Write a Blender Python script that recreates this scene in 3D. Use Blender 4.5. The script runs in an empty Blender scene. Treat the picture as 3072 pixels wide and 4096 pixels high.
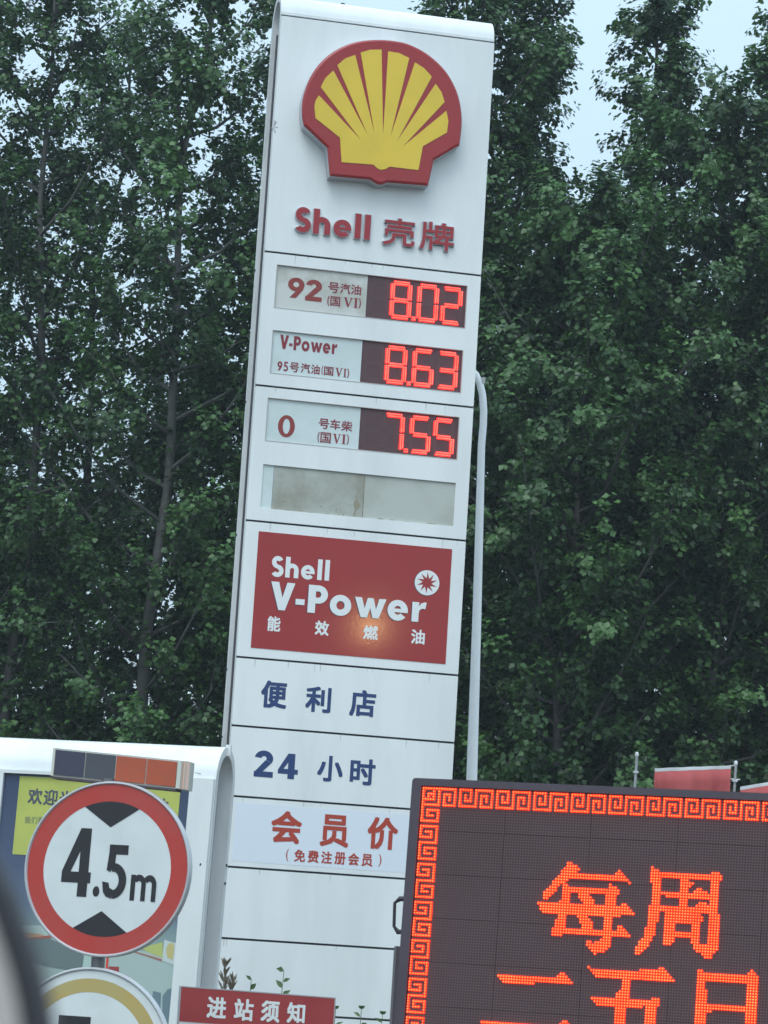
import bpy, math, random
import numpy as np
from mathutils import Vector
from mathutils.geometry import tessellate_polygon
SC = bpy.context.scene
COL = SC.collection
R = math.radians
H = 1.65                                   # eye height of the photographer in the car
# ------------------------------------------------------------------ camera
FPX, PITCH, ROLL = 11543.3, .162644, .062068      # focal length in photo pixels, tilt, roll
cam_d = bpy.data.cameras.new('camera'); cam = bpy.data.objects.new('camera', cam_d); COL.objects.link(cam)
SC.camera = cam
_c, _s = math.cos(PITCH), math.sin(PITCH)
FW = Vector((0, _c, _s)); _u0 = Vector((0, -_s, _c)); _r0 = Vector((1, 0, 0))
RT = math.cos(ROLL)*_r0 + math.sin(ROLL)*_u0
UP = -math.sin(ROLL)*_r0 + math.cos(ROLL)*_u0
from mathutils import Matrix
cam.matrix_world = Matrix(((RT.x, UP.x, -FW.x, 0), (RT.y, UP.y, -FW.y, 0), (RT.z, UP.z, -FW.z, H), (0, 0, 0, 1)))
cam_d.sensor_fit = 'VERTICAL'; cam_d.sensor_height = 36; cam_d.lens = FPX/4096*36
cam_d.clip_start = .05; cam_d.clip_end = 2000
cam_d.dof.use_dof = True; cam_d.dof.focus_distance = 19; cam_d.dof.aperture_fstop = 18
# ------------------------------------------------------------------ sky, sun, exposure
SUN_EL, SUN_AZ = R(58), R(200)             # overcast: a very soft sun high behind the camera
wd = bpy.data.worlds.new('World'); SC.world = wd; wd.use_nodes = True
nt = wd.node_tree; nt.nodes.clear()
N = nt.nodes.new; L = nt.links.new
sky = N('ShaderNodeTexSky'); sky.sky_type = 'NISHITA'; sky.sun_disc = False
sky.sun_elevation = SUN_EL; sky.sun_rotation = SUN_AZ; sky.air_density = 1.2; sky.dust_density = 3
b1 = N('ShaderNodeBackground'); b1.inputs[1].default_value = .05; L(sky.outputs[0], b1.inputs[0])
tc = N('ShaderNodeTexCoord'); sp = N('ShaderNodeSeparateXYZ'); L(tc.outputs['Generated'], sp.inputs[0])
mr = N('ShaderNodeMapRange'); L(sp.outputs[2], mr.inputs[0])     # overcast cloud layer: three times brighter overhead
mr.inputs[1].default_value = 0; mr.inputs[2].default_value = 1; mr.inputs[3].default_value = .52; mr.inputs[4].default_value = 1.5
nz = N('ShaderNodeTexNoise'); nz.inputs['Scale'].default_value = 2.2; nz.inputs['Detail'].default_value = 3; L(tc.outputs['Generated'], nz.inputs['Vector'])
m2 = N('ShaderNodeMapRange'); L(nz.outputs[0], m2.inputs[0]); m2.inputs[3].default_value = .9; m2.inputs[4].default_value = 1.1
mm = N('ShaderNodeMath'); mm.operation = 'MULTIPLY'; L(mr.outputs[0], mm.inputs[0]); L(m2.outputs[0], mm.inputs[1])
b2 = N('ShaderNodeBackground'); b2.inputs[0].default_value = (.56, .745, .86, 1); L(mm.outputs[0], b2.inputs[1])
ad = N('ShaderNodeAddShader'); L(b1.outputs[0], ad.inputs[0]); L(b2.outputs[0], ad.inputs[1])
wo = N('ShaderNodeOutputWorld'); L(ad.outputs[0], wo.inputs[0])
sd = bpy.data.lights.new('sun', 'SUN'); so = bpy.data.objects.new('sun', sd); COL.objects.link(so)
sd.energy = .9; sd.angle = R(30); sd.color = (.90, 1, 1)
_sv = Vector((math.sin(SUN_AZ)*math.cos(SUN_EL), math.cos(SUN_AZ)*math.cos(SUN_EL), math.sin(SUN_EL)))
so.rotation_euler = _sv.to_track_quat('Z', 'Y').to_euler(); so.location = _sv*60
SC.view_settings.view_transform = 'Standard'; SC.view_settings.look = 'None'
SC.view_settings.gamma = 1; SC.view_settings.use_curve_mapping = False
SC.view_settings.exposure = .28
SC.cycles.use_denoising = True
SC.cycles.max_bounces = 6; SC.cycles.transparent_max_bounces = 6
SC.cycles.use_adaptive_sampling = True; SC.cycles.adaptive_threshold = .015

# ------------------------------------------------------------------ helpers
EYE = Vector((0, 0, H))
def ray(px, py): return RT*((px-1536)/FPX) - UP*((py-2048)/FPX) + FW
def at(px, py, Y):
    d = ray(px, py); return EYE + d*(Y/d.y)
MATS = {}
def mat(name, col, rough=.5, metal=0., var=0., vscale=3., bump=0., bscale=60., spec=.5, coat=0., dirt=None, emis=None, es=0., streak=False):
    if name in MATS: return MATS[name]
    m = bpy.data.materials.new(name); m.use_nodes = True; MATS[name] = m
    t = m.node_tree; p = t.nodes['Principled BSDF']
    p.inputs['Base Color'].default_value = (*col, 1); p.inputs['Roughness'].default_value = rough
    p.inputs['Metallic'].default_value = metal; p.inputs['Specular IOR Level'].default_value = spec
    p.inputs['Coat Weight'].default_value = coat
    if emis: p.inputs['Emission Color'].default_value = (*emis, 1); p.inputs['Emission Strength'].default_value = es
    if var or dirt or bump:
        g = t.nodes.new('ShaderNodeNewGeometry')
        if streak:
            mp = t.nodes.new('ShaderNodeMapping'); mp.inputs['Scale'].default_value = (1, 1, .18); t.links.new(g.outputs['Position'], mp.inputs[0]); src = mp.outputs[0]
        else: src = g.outputs['Position']
    if var or dirt:
        n = t.nodes.new('ShaderNodeTexNoise'); n.inputs['Scale'].default_value = vscale; n.inputs['Detail'].default_value = 8; n.inputs['Roughness'].default_value = .62
        t.links.new(src, n.inputs['Vector'])
        r = t.nodes.new('ShaderNodeMapRange'); r.inputs[1].default_value = .42; r.inputs[2].default_value = .75
        t.links.new(n.outputs[0], r.inputs[0])
        x = t.nodes.new('ShaderNodeMix'); x.data_type = 'RGBA'
        x.inputs['A'].default_value = (*col, 1)
        dc = dirt or tuple(c*(1-var) for c in col)
        x.inputs['B'].default_value = (*dc, 1)
        t.links.new(r.outputs[0], x.inputs['Factor']); t.links.new(x.outputs['Result'], p.inputs['Base Color'])
    if bump:
        n2 = t.nodes.new('ShaderNodeTexNoise'); n2.inputs['Scale'].default_value = bscale; n2.inputs['Detail'].default_value = 4
        t.links.new(g.outputs['Position'], n2.inputs['Vector'])
        b = t.nodes.new('ShaderNodeBump'); b.inputs['Strength'].default_value = bump; b.inputs['Distance'].default_value = .01
        t.links.new(n2.outputs[0], b.inputs['Height']); t.links.new(b.outputs[0], p.inputs['Normal'])
    return m
def emat(name, col, s):
    m = bpy.data.materials.new(name); m.use_nodes = True; t = m.node_tree; t.nodes.clear()
    e = t.nodes.new('ShaderNodeEmission'); e.inputs[0].default_value = (*col, 1); e.inputs[1].default_value = s
    # lamps differ a little from one to the next
    g = t.nodes.new('ShaderNodeNewGeometry'); n = t.nodes.new('ShaderNodeTexNoise'); n.inputs['Scale'].default_value = 9; n.inputs['Detail'].default_value = 6; n.inputs['Roughness'].default_value = .8
    t.links.new(g.outputs['Position'], n.inputs['Vector'])
    r = t.nodes.new('ShaderNodeMapRange'); r.inputs[1].default_value = .3; r.inputs[2].default_value = .7; r.inputs[3].default_value = s*.6; r.inputs[4].default_value = s*1.4
    t.links.new(n.outputs[0], r.inputs[0]); t.links.new(r.outputs[0], e.inputs[1])
    o = t.nodes.new('ShaderNodeOutputMaterial'); t.links.new(e.outputs[0], o.inputs[0]); MATS[name] = m; return m

WHITE = mat('white_sign_paint', (.80, .82, .82), .32, var=.05, vscale=2.2, streak=True, dirt=(.66, .69, .69))
WHITE_E = mat('white_shell_paint', (.76, .77, .77), .4, dirt=(.5, .5, .49), vscale=5, streak=True)
GREY_IN = mat('grey_side_panel', (.40, .40, .42), .5, dirt=(.25, .25, .26), vscale=4, streak=True)
SEAM = mat('dark_gap', (.03, .035, .04), .8)
RED = mat('red_logo_plastic', (.34, .020, .022), .35, var=.15, vscale=2)
YEL = mat('yellow_logo_plastic', (.76, .53, .045), .4, var=.12, vscale=2.5)
CHROME = mat('dull_silver_edge', (.50, .50, .53), .35, metal=.3)
REDL = mat('red_letter_plastic', (.33, .018, .025), .4)
REDV = mat('red_vinyl', (.33, .013, .014), .5, var=.08, vscale=2, coat=.25)
_t = REDV.node_tree; _b = _t.nodes['Principled BSDF']; _b.inputs['Coat Roughness'].default_value = .08
_g = _t.nodes.new('ShaderNodeNewGeometry'); _n = _t.nodes.new('ShaderNodeTexNoise'); _n.inputs['Scale'].default_value = 45; _n.inputs['Detail'].default_value = 3
_t.links.new(_g.outputs['Position'], _n.inputs['Vector'])
_m = _t.nodes.new('ShaderNodeBump'); _m.inputs['Strength'].default_value = .009; _m.inputs['Distance'].default_value = .01
_t.links.new(_n.outputs[0], _m.inputs['Height']); _t.links.new(_m.outputs[0], _b.inputs['Coat Normal'])
WPRINT = mat('white_vinyl', (.78, .80, .80), .4)
NAVY = mat('navy_shadow_vinyl', (.02, .025, .06), .5)
BLUE = mat('blue_vinyl', (.016, .045, .155), .45)
MAROON = mat('maroon_vinyl', (.24, .02, .035), .5)
MAROON2 = mat('faded_red_vinyl', (.26, .035, .03), .5)
ORED = mat('orange_red_vinyl', (.42, .045, .022), .5)
BLACK = mat('black_vinyl', (.018, .018, .022), .45)
LAB_DIRTY = mat('weathered_label', (.60, .61, .58), .45, dirt=(.33, .31, .24), vscale=3.2)
LAB = mat('pale_label', (.62, .70, .70), .4, dirt=(.55, .62, .61), vscale=4)
LEDBACK = mat('led_window_black', (.085, .036, .044), .5)
DARKFR = mat('dark_cabinet_metal', (.075, .058, .075), .45, var=.2, vscale=6)
LEDMASK = mat('led_module_mask', (.082, .045, .055), .8, var=.2, vscale=2.5)
LEDOFF = mat('led_unlit', (.19, .14, .11), .4)
E_RED = emat('led_red_lens', (1, .026, .008), 3.3)
E_CORE = emat('led_hot_core', (1, .15, .04), 4.0)
E_RED2 = emat('price_led_red_lens', (1, .024, .020), 3.4)
E_CORE2 = emat('price_led_core', (1, .18, .13), 3.5)
GALV = mat('galvanised_steel', (.42, .42, .43), .38, metal=.5, var=.25, vscale=12)
POLEW = mat('white_pole_paint', (.86, .88, .89), .4, var=.04, vscale=8)

def new_obj(name, me, m, root=None, loc=None):
    o = bpy.data.objects.new(name, me)
    if m:
        for k in (m if isinstance(m, (list, tuple)) else [m]): me.materials.append(k)
    COL.objects.link(o)
    if root: o.parent = root
    if loc is not None: o.location = loc
    return o
def root(name, loc, label, cat, group=None):
    o = bpy.data.objects.new(name, None); o.empty_display_size = .2; o.location = loc; COL.objects.link(o)
    o['label'] = label; o['category'] = cat
    if group: o['group'] = group
    return o
def struct(o): o['kind'] = 'structure'; return o
def smooth(o, ang=None):
    for p in o.data.polygons: p.use_smooth = True
    if ang: o.data.set_sharp_from_angle(angle=R(ang))
    return o

class MB:
    """collects faces in world space; build() links ONE mesh object, relative to its root"""
    def __init__(s): s.v = []; s.f = []; s.mi = []
    def add(s, vs, fs, mi=0):
        b = len(s.v); s.v += [tuple(x) for x in vs]
        for f in fs: s.f.append(tuple(b+i for i in f)); s.mi.append(mi)
    def build(s, name, m, rt=None, sm=None):
        off = Vector(rt.location) if rt else Vector((0, 0, 0))
        if rt and rt.parent: off = off + Vector(rt.parent.location)
        me = bpy.data.meshes.new(name)
        me.from_pydata([(x[0]-off.x, x[1]-off.y, x[2]-off.z) for x in s.v], [], s.f)
        me.polygons.foreach_set('material_index', s.mi); me.update()
        o = new_obj(name, me, m, rt)
        if sm: smooth(o, sm)
        return o
class Fr:
    """a real upright plane in the world: u along it, v up, w out towards the viewer"""
    def __init__(s, px, py, Y, yaw, lean=0., slope=0.):
        s.O = at(px, py, Y); y = R(yaw)
        s.U = Vector((math.cos(y), math.sin(y), slope)); s.V = Vector((lean*math.cos(y), lean*math.sin(y), 1))
        s.Nn = Vector((math.sin(y), -math.cos(y), 0))
    def P(s, u, v, w=0.): return s.O + s.U*u + s.V*v + s.Nn*w
    def uv(s, px, py, w=0.):
        d = ray(px, py); o = s.O + s.Nn*w; t = (o-EYE).dot(s.Nn)/d.dot(s.Nn); q = EYE + d*t - o
        # solve q = u U + v V in the plane
        h = Vector((s.U.x, s.U.y, 0)).normalized(); a = q.dot(h); z = q.z
        lean = s.V.dot(h); sl = s.U.z; det = 1 - lean*sl
        u = (a - lean*z)/det; return (u, z - sl*u)
def prism(mb, fr, loops, w0, w1, mi=0, mi_side=None, back=True):
    """extrude a 2D outline (first loop outer, rest holes) between depths w0 < w1"""
    if mi_side is None: mi_side = mi
    flat = [p for l in loops for p in l]
    tris = tessellate_polygon([[Vector((p[0], p[1], 0)) for p in l] for l in loops])
    n = len(flat)
    vs = [fr.P(p[0], p[1], w1) for p in flat] + [fr.P(p[0], p[1], w0) for p in flat]
    b = len(mb.v); mb.v += [tuple(x) for x in vs]
    for t in tris:
        a, c, d = [flat[i] for i in t]
        ar = (c[0]-a[0])*(d[1]-a[1]) - (c[1]-a[1])*(d[0]-a[0])
        tt = t if ar > 0 else (t[0], t[2], t[1])
        mb.f.append(tuple(b+i for i in tt)); mb.mi.append(mi)
        if back: mb.f.append(tuple(b+n+i for i in reversed(tt))); mb.mi.append(mi)
    if w0 == w1: return
    k = 0
    for l in loops:
        m = len(l)
        for i in range(m):
            j = (i+1) % m
            mb.f.append((b+k+i, b+n+k+i, b+n+k+j, b+k+j)); mb.mi.append(mi_side)
        k += m
def rect(u0, v0, u1, v1): return [(u0, v0), (u1, v0), (u1, v1), (u0, v1)]
def sheet(mb, fr, loops, w, mi=0): prism(mb, fr, loops, w, w, mi, back=False)
def box(mb, c, sx, sy, sz, yaw=0., mi=0):
    cy, sn = math.cos(yaw), math.sin(yaw); vs = []
    for z in (-1, 1):
        for x, y in ((-1, -1), (1, -1), (1, 1), (-1, 1)):
            a, b_ = x*sx/2, y*sy/2; vs.append((c[0]+a*cy-b_*sn, c[1]+a*sn+b_*cy, c[2]+z*sz/2))
    mb.add(vs, [(3, 2, 1, 0), (4, 5, 6, 7), (0, 1, 5, 4), (1, 2, 6, 5), (2, 3, 7, 6), (3, 0, 4, 7)], mi)
def tube(mb, pts, rad, n=10, mi=0, cap=True):
    pts = [Vector(p) for p in pts]; rs = rad if isinstance(rad, (list, tuple)) else [rad]*len(pts)
    b = len(mb.v); a = None
    for i, p in enumerate(pts):
        t = (pts[min(i+1, len(pts)-1)] - pts[max(i-1, 0)]).normalized()
        if a is None: a = t.orthogonal().normalized()
        else: a = (a - t*a.dot(t)).normalized()
        c = t.cross(a)
        for k in range(n):
            g = 2*math.pi*k/n; mb.v.append(tuple(p + (a*math.cos(g) + c*math.sin(g))*rs[i]))
    for i in range(len(pts)-1):
        for k in range(n):
            j = (k+1) % n; mb.f.append((b+i*n+k, b+i*n+j, b+(i+1)*n+j, b+(i+1)*n+k)); mb.mi.append(mi)
    if cap:
        mb.f.append(tuple(b+k for k in reversed(range(n)))); mb.mi.append(mi)
        mb.f.append(tuple(b+(len(pts)-1)*n+k for k in range(n))); mb.mi.append(mi)

# ------------------------------------------------------------------ glyphs
def band(cx, cy, rx, ry, t, a0, a1, n=20, ty=None):
    ty = ty or t
    A = [R(a0+(a1-a0)*i/n) for i in range(n+1)]
    return [[(cx+rx*math.cos(a), cy+ry*math.sin(a)) for a in A] + [(cx+(rx-t)*math.cos(a), cy+(ry-ty)*math.sin(a)) for a in reversed(A)]]
def ring(cx, cy, rx, ry, t, n=32, ty=None):
    ty = ty or t; A = [2*math.pi*i/n for i in range(n)]
    return [[(cx+rx*math.cos(a), cy+ry*math.sin(a)) for a in A], [(cx+(rx-t)*math.cos(a), cy+(ry-ty)*math.sin(a)) for a in A]]
def poly_area(l): return sum(l[i-1][0]*l[i][1]-l[i][0]*l[i-1][1] for i in range(len(l)))/2
def rc(a, b, c, d): return [rect(a, b, c, d)]
def disc(cx, cy, r, n=20): return [[(cx+r*math.cos(2*math.pi*i/n), cy+r*math.sin(2*math.pi*i/n)) for i in range(n)]]
GL = {
 'S': (.66, [band(.31, .70, .31, .30, .235, 28, 270, ty=.225), band(.31, .286, .335, .301, .235, 90, -150, ty=.225)]),
 'h': (.76, [rc(0, 0, .245, 1), band(.36, .36, .345, .33, .235, 0, 150, ty=.21), rc(.46, 0, .705, .362)]),
 'e': (.80, [band(.365, .33, .365, .35, .235, 0, 322, ty=.20), rc(.12, .262, .728, .385)]),
 'l': (.32, [rc(0, 0, .245, 1)]),
 'V': (.80, [[[(0, .93), (.28, .93), (.425, .42), (.57, .93), (.85, .93), (.54, 0), (.31, 0)]]]),
 '-': (.38, [rc(.02, .23, .34, .42)]),
 'P': (.70, [rc(0, 0, .265, .93), rc(.25, .725, .36, .93), rc(.25, .32, .36, .52), band(.35, .625, .34, .305, .24, -90, 90, ty=.20)]),
 'o': (.80, [ring(.38, .33, .38, .35, .235, ty=.205)]),
 'w': (1.10, [[[(0, .66), (.25, .66), (.36, .30), (.455, .66), (.665, .66), (.765, .30), (.87, .66), (1.12, .66), (.88, 0), (.66, 0), (.56, .33), (.46, 0), (.24, 0)]]]),
 'r': (.50, [rc(0, 0, .245, .66), [[(.235, .30), (.245, .52), (.32, .63), (.45, .675), (.51, .66), (.475, .44), (.36, .455), (.27, .40), (.245, .3)]]]),
 '2': (.66, [band(.31, .67, .31, .29, .225, 172, -30, ty=.20), [[(.575, .525), (.37, .62), (.0, .15), (.0, 0), (.22, .12)]], rc(0, 0, .64, .205)]),
 '4': (.70, [[[(.33, .96), (.57, .96), (.57, .37), (.69, .37), (.69, .18), (.57, .18), (.57, 0), (.34, 0), (.34, .18), (0, .18), (0, .33)], [(.34, .37), (.19, .37), (.34, .62)]]]),
 '9': (.70, [ring(.345, .635, .345, .325, .225, ty=.20), [[(.665, .52), (.65, .42), (.36, 0), (.09, 0), (.37, .36), (.5, .52)]]]),
 '0': (.66, [ring(.33, .48, .33, .48, .19, ty=.15)]),
 '5': (.60, [rc(.08, .8, .53, .96), [[(.08, .801), (.26, .801), (.235, .56), (.05, .46)]], band(.26, .31, .31, .31, .17, 128, -150, ty=.16)]),
 '.': (.2, [disc(.09, .085, .095)]),
 'm': (1.0, [rc(0, 0, .17, .66), band(.30, .42, .25, .25, .16, 0, 150), rc(.39, 0, .55, .422), band(.68, .42, .25, .25, .16, 0, 150), rc(.77, 0, .93, .422)]),
 'Vs': (.72, [[[(0, .96), (.3, .96), (.3, .92), (.235, .9), (.41, .28), (.57, .9), (.49, .92), (.49, .96), (.72, .96), (.72, .92), (.65, .9), (.4, 0), (.32, 0), (.07, .9), (0, .92)]]]),
 'Is': (.34, [[[(0, .96), (.34, .96), (.34, .92), (.25, .9), (.25, .06), (.34, .04), (.34, 0), (0, 0), (0, .04), (.09, .06), (.09, .9), (0, .92)]]]),
}
RIM8 = [(math.cos(k*math.pi/4)*.005, math.sin(k*math.pi/4)*.005) for k in range(8)]
_cjk = {}
def cjk(ch, bold):
    """fill triangles of one character, ink box normalised to 0..1"""
    k = (ch, bold)
    if k in _cjk: return _cjk[k]
    c = bpy.data.curves.new('tmp', 'FONT'); c.body = ch; c.offset = bold; c.resolution_u = 3; c.size = 1; c.fill_mode = 'BOTH'
    o = bpy.data.objects.new('tmp', c); COL.objects.link(o)
    dg = bpy.context.evaluated_depsgraph_get(); e = o.evaluated_get(dg); me = e.to_mesh()
    vs = [(v.co.x, v.co.y) for v in me.vertices]; fs = [tuple(p.vertices) for p in me.polygons if len(p.vertices) > 2]
    e.to_mesh_clear(); bpy.data.objects.remove(o); bpy.data.curves.remove(c)
    x0 = min(v[0] for v in vs); x1 = max(v[0] for v in vs); y0 = min(v[1] for v in vs); y1 = max(v[1] for v in vs)
    # keep one-sided, weld doubles
    seen = {}; idx = []; nv = []
    for v in vs:
        q = (round(v[0], 5), round(v[1], 5))
        if q not in seen: seen[q] = len(nv); nv.append(((v[0]-x0)/(x1-x0), (v[1]-y0)/(y1-y0)))
        idx.append(seen[q])
    nf = set(); out = []
    for f in fs:
        g = tuple(idx[i] for i in f)
        if len(set(g)) < 3: continue
        key = tuple(sorted(g))
        if key in nf: continue
        nf.add(key); a, b, c_ = [nv[i] for i in g[:3]]
        ar = (b[0]-a[0])*(c_[1]-a[1]) - (b[1]-a[1])*(c_[0]-a[0])
        out.append(g if ar > 0 else tuple(reversed(g)))
    _cjk[k] = (nv, out); return _cjk[k]
def put_flat(mb, fr, nv, fs, w0, w1, mi=0, ms=None):
    ms = mi if ms is None else ms
    n = len(nv); b = len(mb.v)
    mb.v += [tuple(fr.P(x, y, w1)) for x, y in nv]
    for f in fs: mb.f.append(tuple(b+i for i in f)); mb.mi.append(mi)
    if w0 != w1:
        mb.v += [tuple(fr.P(x, y, w0)) for x, y in nv]
        cnt = {}
        for f in fs:
            for i in range(len(f)):
                e = (f[i], f[(i+1) % len(f)]); cnt[e] = cnt.get(e, 0)+1
        for (i, j) in cnt:
            if (j, i) not in cnt: mb.f.append((b+i, b+n+i, b+n+j, b+j)); mb.mi.append(ms)
def px_box(fr, x0, y0, x1, y1, crop, w=0.):
    """ink box read off the photograph -> upright rectangle in the plane"""
    ox, oy, s = crop
    X0, Y0, X1, Y1 = ox+x0/s, oy+y0/s, ox+x1/s, oy+y1/s
    cx, cy = (X0+X1)/2, (Y0+Y1)/2; W, Hh = X1-X0, Y1-Y0
    c = fr.uv(cx, cy, w); a = fr.uv(cx+10, cy, w); b = fr.uv(cx, cy+10, w)
    su = math.hypot(a[0]-c[0], 0)/10; sv = abs(b[1]-c[1])/10
    # undo the growth of the axis-aligned box by the slopes of the two directions
    sl = abs((a[1]-c[1])/(a[0]-c[0])); sh = abs((b[0]-c[0])/(b[1]-c[1]))
    w_, h_ = W*su, Hh*sv
    k = .75; uu = w_ - k*sh*h_; vv = h_ - k*sl*w_
    return c[0]-uu/2, c[1]-vv/2, c[0]+uu/2, c[1]+vv/2
def char(name, rt, fr, ch, bx, w, m, depth=0., bold=.05, sidem=None):
    u0, v0, u1, v1 = bx; mb = MB(); mats = [m] + ([sidem] if sidem else []); ms = 1 if sidem else 0
    if ch in GL:
        pcs = GL[ch][1]; xs = [p[0] for g in pcs for l in g for p in l]; ys = [p[1] for g in pcs for l in g for p in l]
        ax, bx_, ay, by = min(xs), max(xs), min(ys), max(ys)
        for i, g in enumerate(pcs):
            loops = [[(u0+(x-ax)/(bx_-ax)*(u1-u0), v0+(y-ay)/(by-ay)*(v1-v0)) for x, y in l] for l in g]
            ww = w + depth + i*.0004
            prism(mb, fr, loops, w if depth else ww, ww, 0, ms, back=False)
    else:
        nv, fs = cjk(ch, 0)
        e = bold*.5*(v1-v0)/.95
        offs = [(0, 0)] if bold <= 0 else [(e*.85*a_, e*.85*b_) for a_, b_ in ((1, 0), (1, 1), (0, 1), (-1, 1), (-1, 0), (-1, -1), (0, -1), (1, -1))]
        if sidem:
            mr = MB()
            for k, (ox, oy) in enumerate(offs):
                put_flat(mr, fr, [(u0+e+x*(u1-u0-2*e)+ox*1.5+RIM8[k][0]*.7, v0+e+y*(v1-v0-2*e)+oy*1.5+RIM8[k][1]*.7) for x, y in nv], fs, w, w+depth-.008+k*.0001)
            mr.build('letter_rim', sidem, rt)
        for k, (ox, oy) in enumerate(offs):
            put_flat(mb, fr, [(u0+e+x*(u1-u0-2*e)+ox, v0+e+y*(v1-v0-2*e)+oy) for x, y in nv], fs, w, w+depth+k*.0001, 0, ms)
    return mb.build(name, mats, rt)
def word(name, rt, fr, s, bl, br, tl, crop, w, m, depth=0., sidem=None, dx=0., dy=0.):
    """a word of hand-drawn letters fitted between its measured corners; every letter its own part"""
    ox, oy, sc = crop
    a = fr.uv(ox+bl[0]/sc, oy+bl[1]/sc, w); b = fr.uv(ox+br[0]/sc, oy+br[1]/sc, w); t = fr.uv(ox+tl[0]/sc, oy+tl[1]/sc, w)
    adv = 0; items = []; x1 = 0; ytop = 0; gap = .075
    for ch in s:
        pcs = GL[ch][1]; items.append((ch, adv))
        x1 = adv + max(p[0] for g in pcs for l in g for p in l); ytop = max(ytop, max(p[1] for g in pcs for l in g for p in l))
        adv += GL[ch][0] + gap
    su = (b[0]-a[0])/x1; sv = (t[1]-a[1])/ytop
    vb = (a[1]+b[1])/2
    for ch, x in items:
        mb = MB()
        for i, g in enumerate(GL[ch][1]):
            ww = w+depth+i*.0004
            prism(mb, fr, [[(a[0]+dx+(x+p[0])*su, a[1]+dy+(b[1]-a[1])*(x/x1)+p[1]*sv) for p in l] for l in g], w if depth else ww, ww, 0, 1 if sidem else 0, back=False)
        lo = mb.build(name, [m]+([sidem] if sidem else []), rt)
        if sidem:
            mb = MB()
            for q, (ex, ey) in enumerate(RIM8):
                for i, g in enumerate(GL[ch][1]):
                    prism(mb, fr, [[(a[0]+ex+(x+p[0])*su, a[1]+ey+(b[1]-a[1])*(x/x1)+p[1]*sv) for p in l] for l in g], w, w+depth-.008+q*.0001+i*.00003, 0, 0, back=False)
            ro = mb.build('letter_rim', sidem, rt)

# ------------------------------------------------------------------ ground, kerb, bed
def noise_ground(name, c1, c2, sc, rough=.9): return mat(name, c1, rough, dirt=c2, vscale=sc, bump=.4, bscale=40)
mb = MB(); mb.add([(-300, -60, 0), (300, -60, 0), (300, 300, 0), (-300, 300, 0)], [(0, 1, 2, 3)])
struct(mb.build('ground', noise_ground('asphalt', (.055, .055, .058), (.08, .078, .075), 1.5)))
mb = MB(); mb.add([(-14, 11.2, .004), (16, 11.2, .004), (16, 24.5, .004), (-14, 24.5, .004)], [(0, 1, 2, 3)])
struct(mb.build('planting_bed', noise_ground('soil', (.05, .038, .025), (.045, .06, .02), 3)))
mb = MB()
box(mb, (1, 11.1, .07), 30, .15, .14); 
struct(mb.build('kerb', noise_ground('kerb_concrete', (.35, .34, .32), (.25, .25, .24), 4)))

# ------------------------------------------------------------------ arch-topped signs
def arch_profile(depth, ztop, zbot, n=14):
    """side outline (w, z), w from 0 (front) back to -depth, half round on top"""
    r = depth/2; pts = [(0, zbot)]
    for i in range(n+1):
        a = math.pi*i/n; pts.append((-r + r*math.cos(a), ztop + r*math.sin(a)))
    pts.append((-depth, zbot)); return pts
def arch_shell(rt, fr, u0, u1, depth, ztop, zbot, rim, skin, m_rim, m_side, inset=.05, name='shell'):
    """bent outer skin plus recessed side infills"""
    O = arch_profile(depth, ztop, zbot)
    r = depth/2; k = (r-rim)/r
    I = [(-r+(p[0]+r)*k, (ztop+(p[1]-ztop)*k) if p[1] > ztop else p[1]) for p in O]
    mb = MB(); n = len(O); b = 0
    for u in (u0, u1):
        mb.v += [tuple(fr.P(u, p[1], p[0])) for p in O]; mb.v += [tuple(fr.P(u, p[1], p[0])) for p in I]
    for i in range(n-1):
        mb.f.append((i, 2*n+i, 2*n+i+1, i+1)); mb.mi.append(0)              # outer skin
        mb.f.append((n+i, n+i+1, 3*n+i+1, 3*n+i)); mb.mi.append(1)          # inner skin
        mb.f.append((i, i+1, n+i+1, n+i)); mb.mi.append(1)                  # left rim
        mb.f.append((2*n+i, 3*n+i, 3*n+i+1, 2*n+i+1)); mb.mi.append(1)      # right rim
    sh = mb.build(name, [skin, m_rim], rt); smooth(sh, 35)
    for sgn, u in ((-1, u0+inset), (1, u1-inset)):
        mb = MB(); vs = [fr.P(u, p[1], p[0]) for p in I]; f = tuple(range(n))
        mb.add(vs, [f if sgn > 0 else tuple(reversed(f))])
        mb.build('side_panel', m_side, rt)
    return sh

def dome(mb, fr, x, y, r, w0, rt_, w1):
    a = [fr.P(x+r*math.cos(k*math.pi/3), y+r*math.sin(k*math.pi/3), w0) for k in range(6)]
    b = [fr.P(x+rt_*math.cos(k*math.pi/3), y+rt_*math.sin(k*math.pi/3), w1) for k in range(6)]
    mb.add(a+b, [(k, (k+1) % 6, 6+(k+1) % 6, 6+k) for k in range(6)], 0); mb.add(b, [tuple(range(6))], 1)
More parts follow.
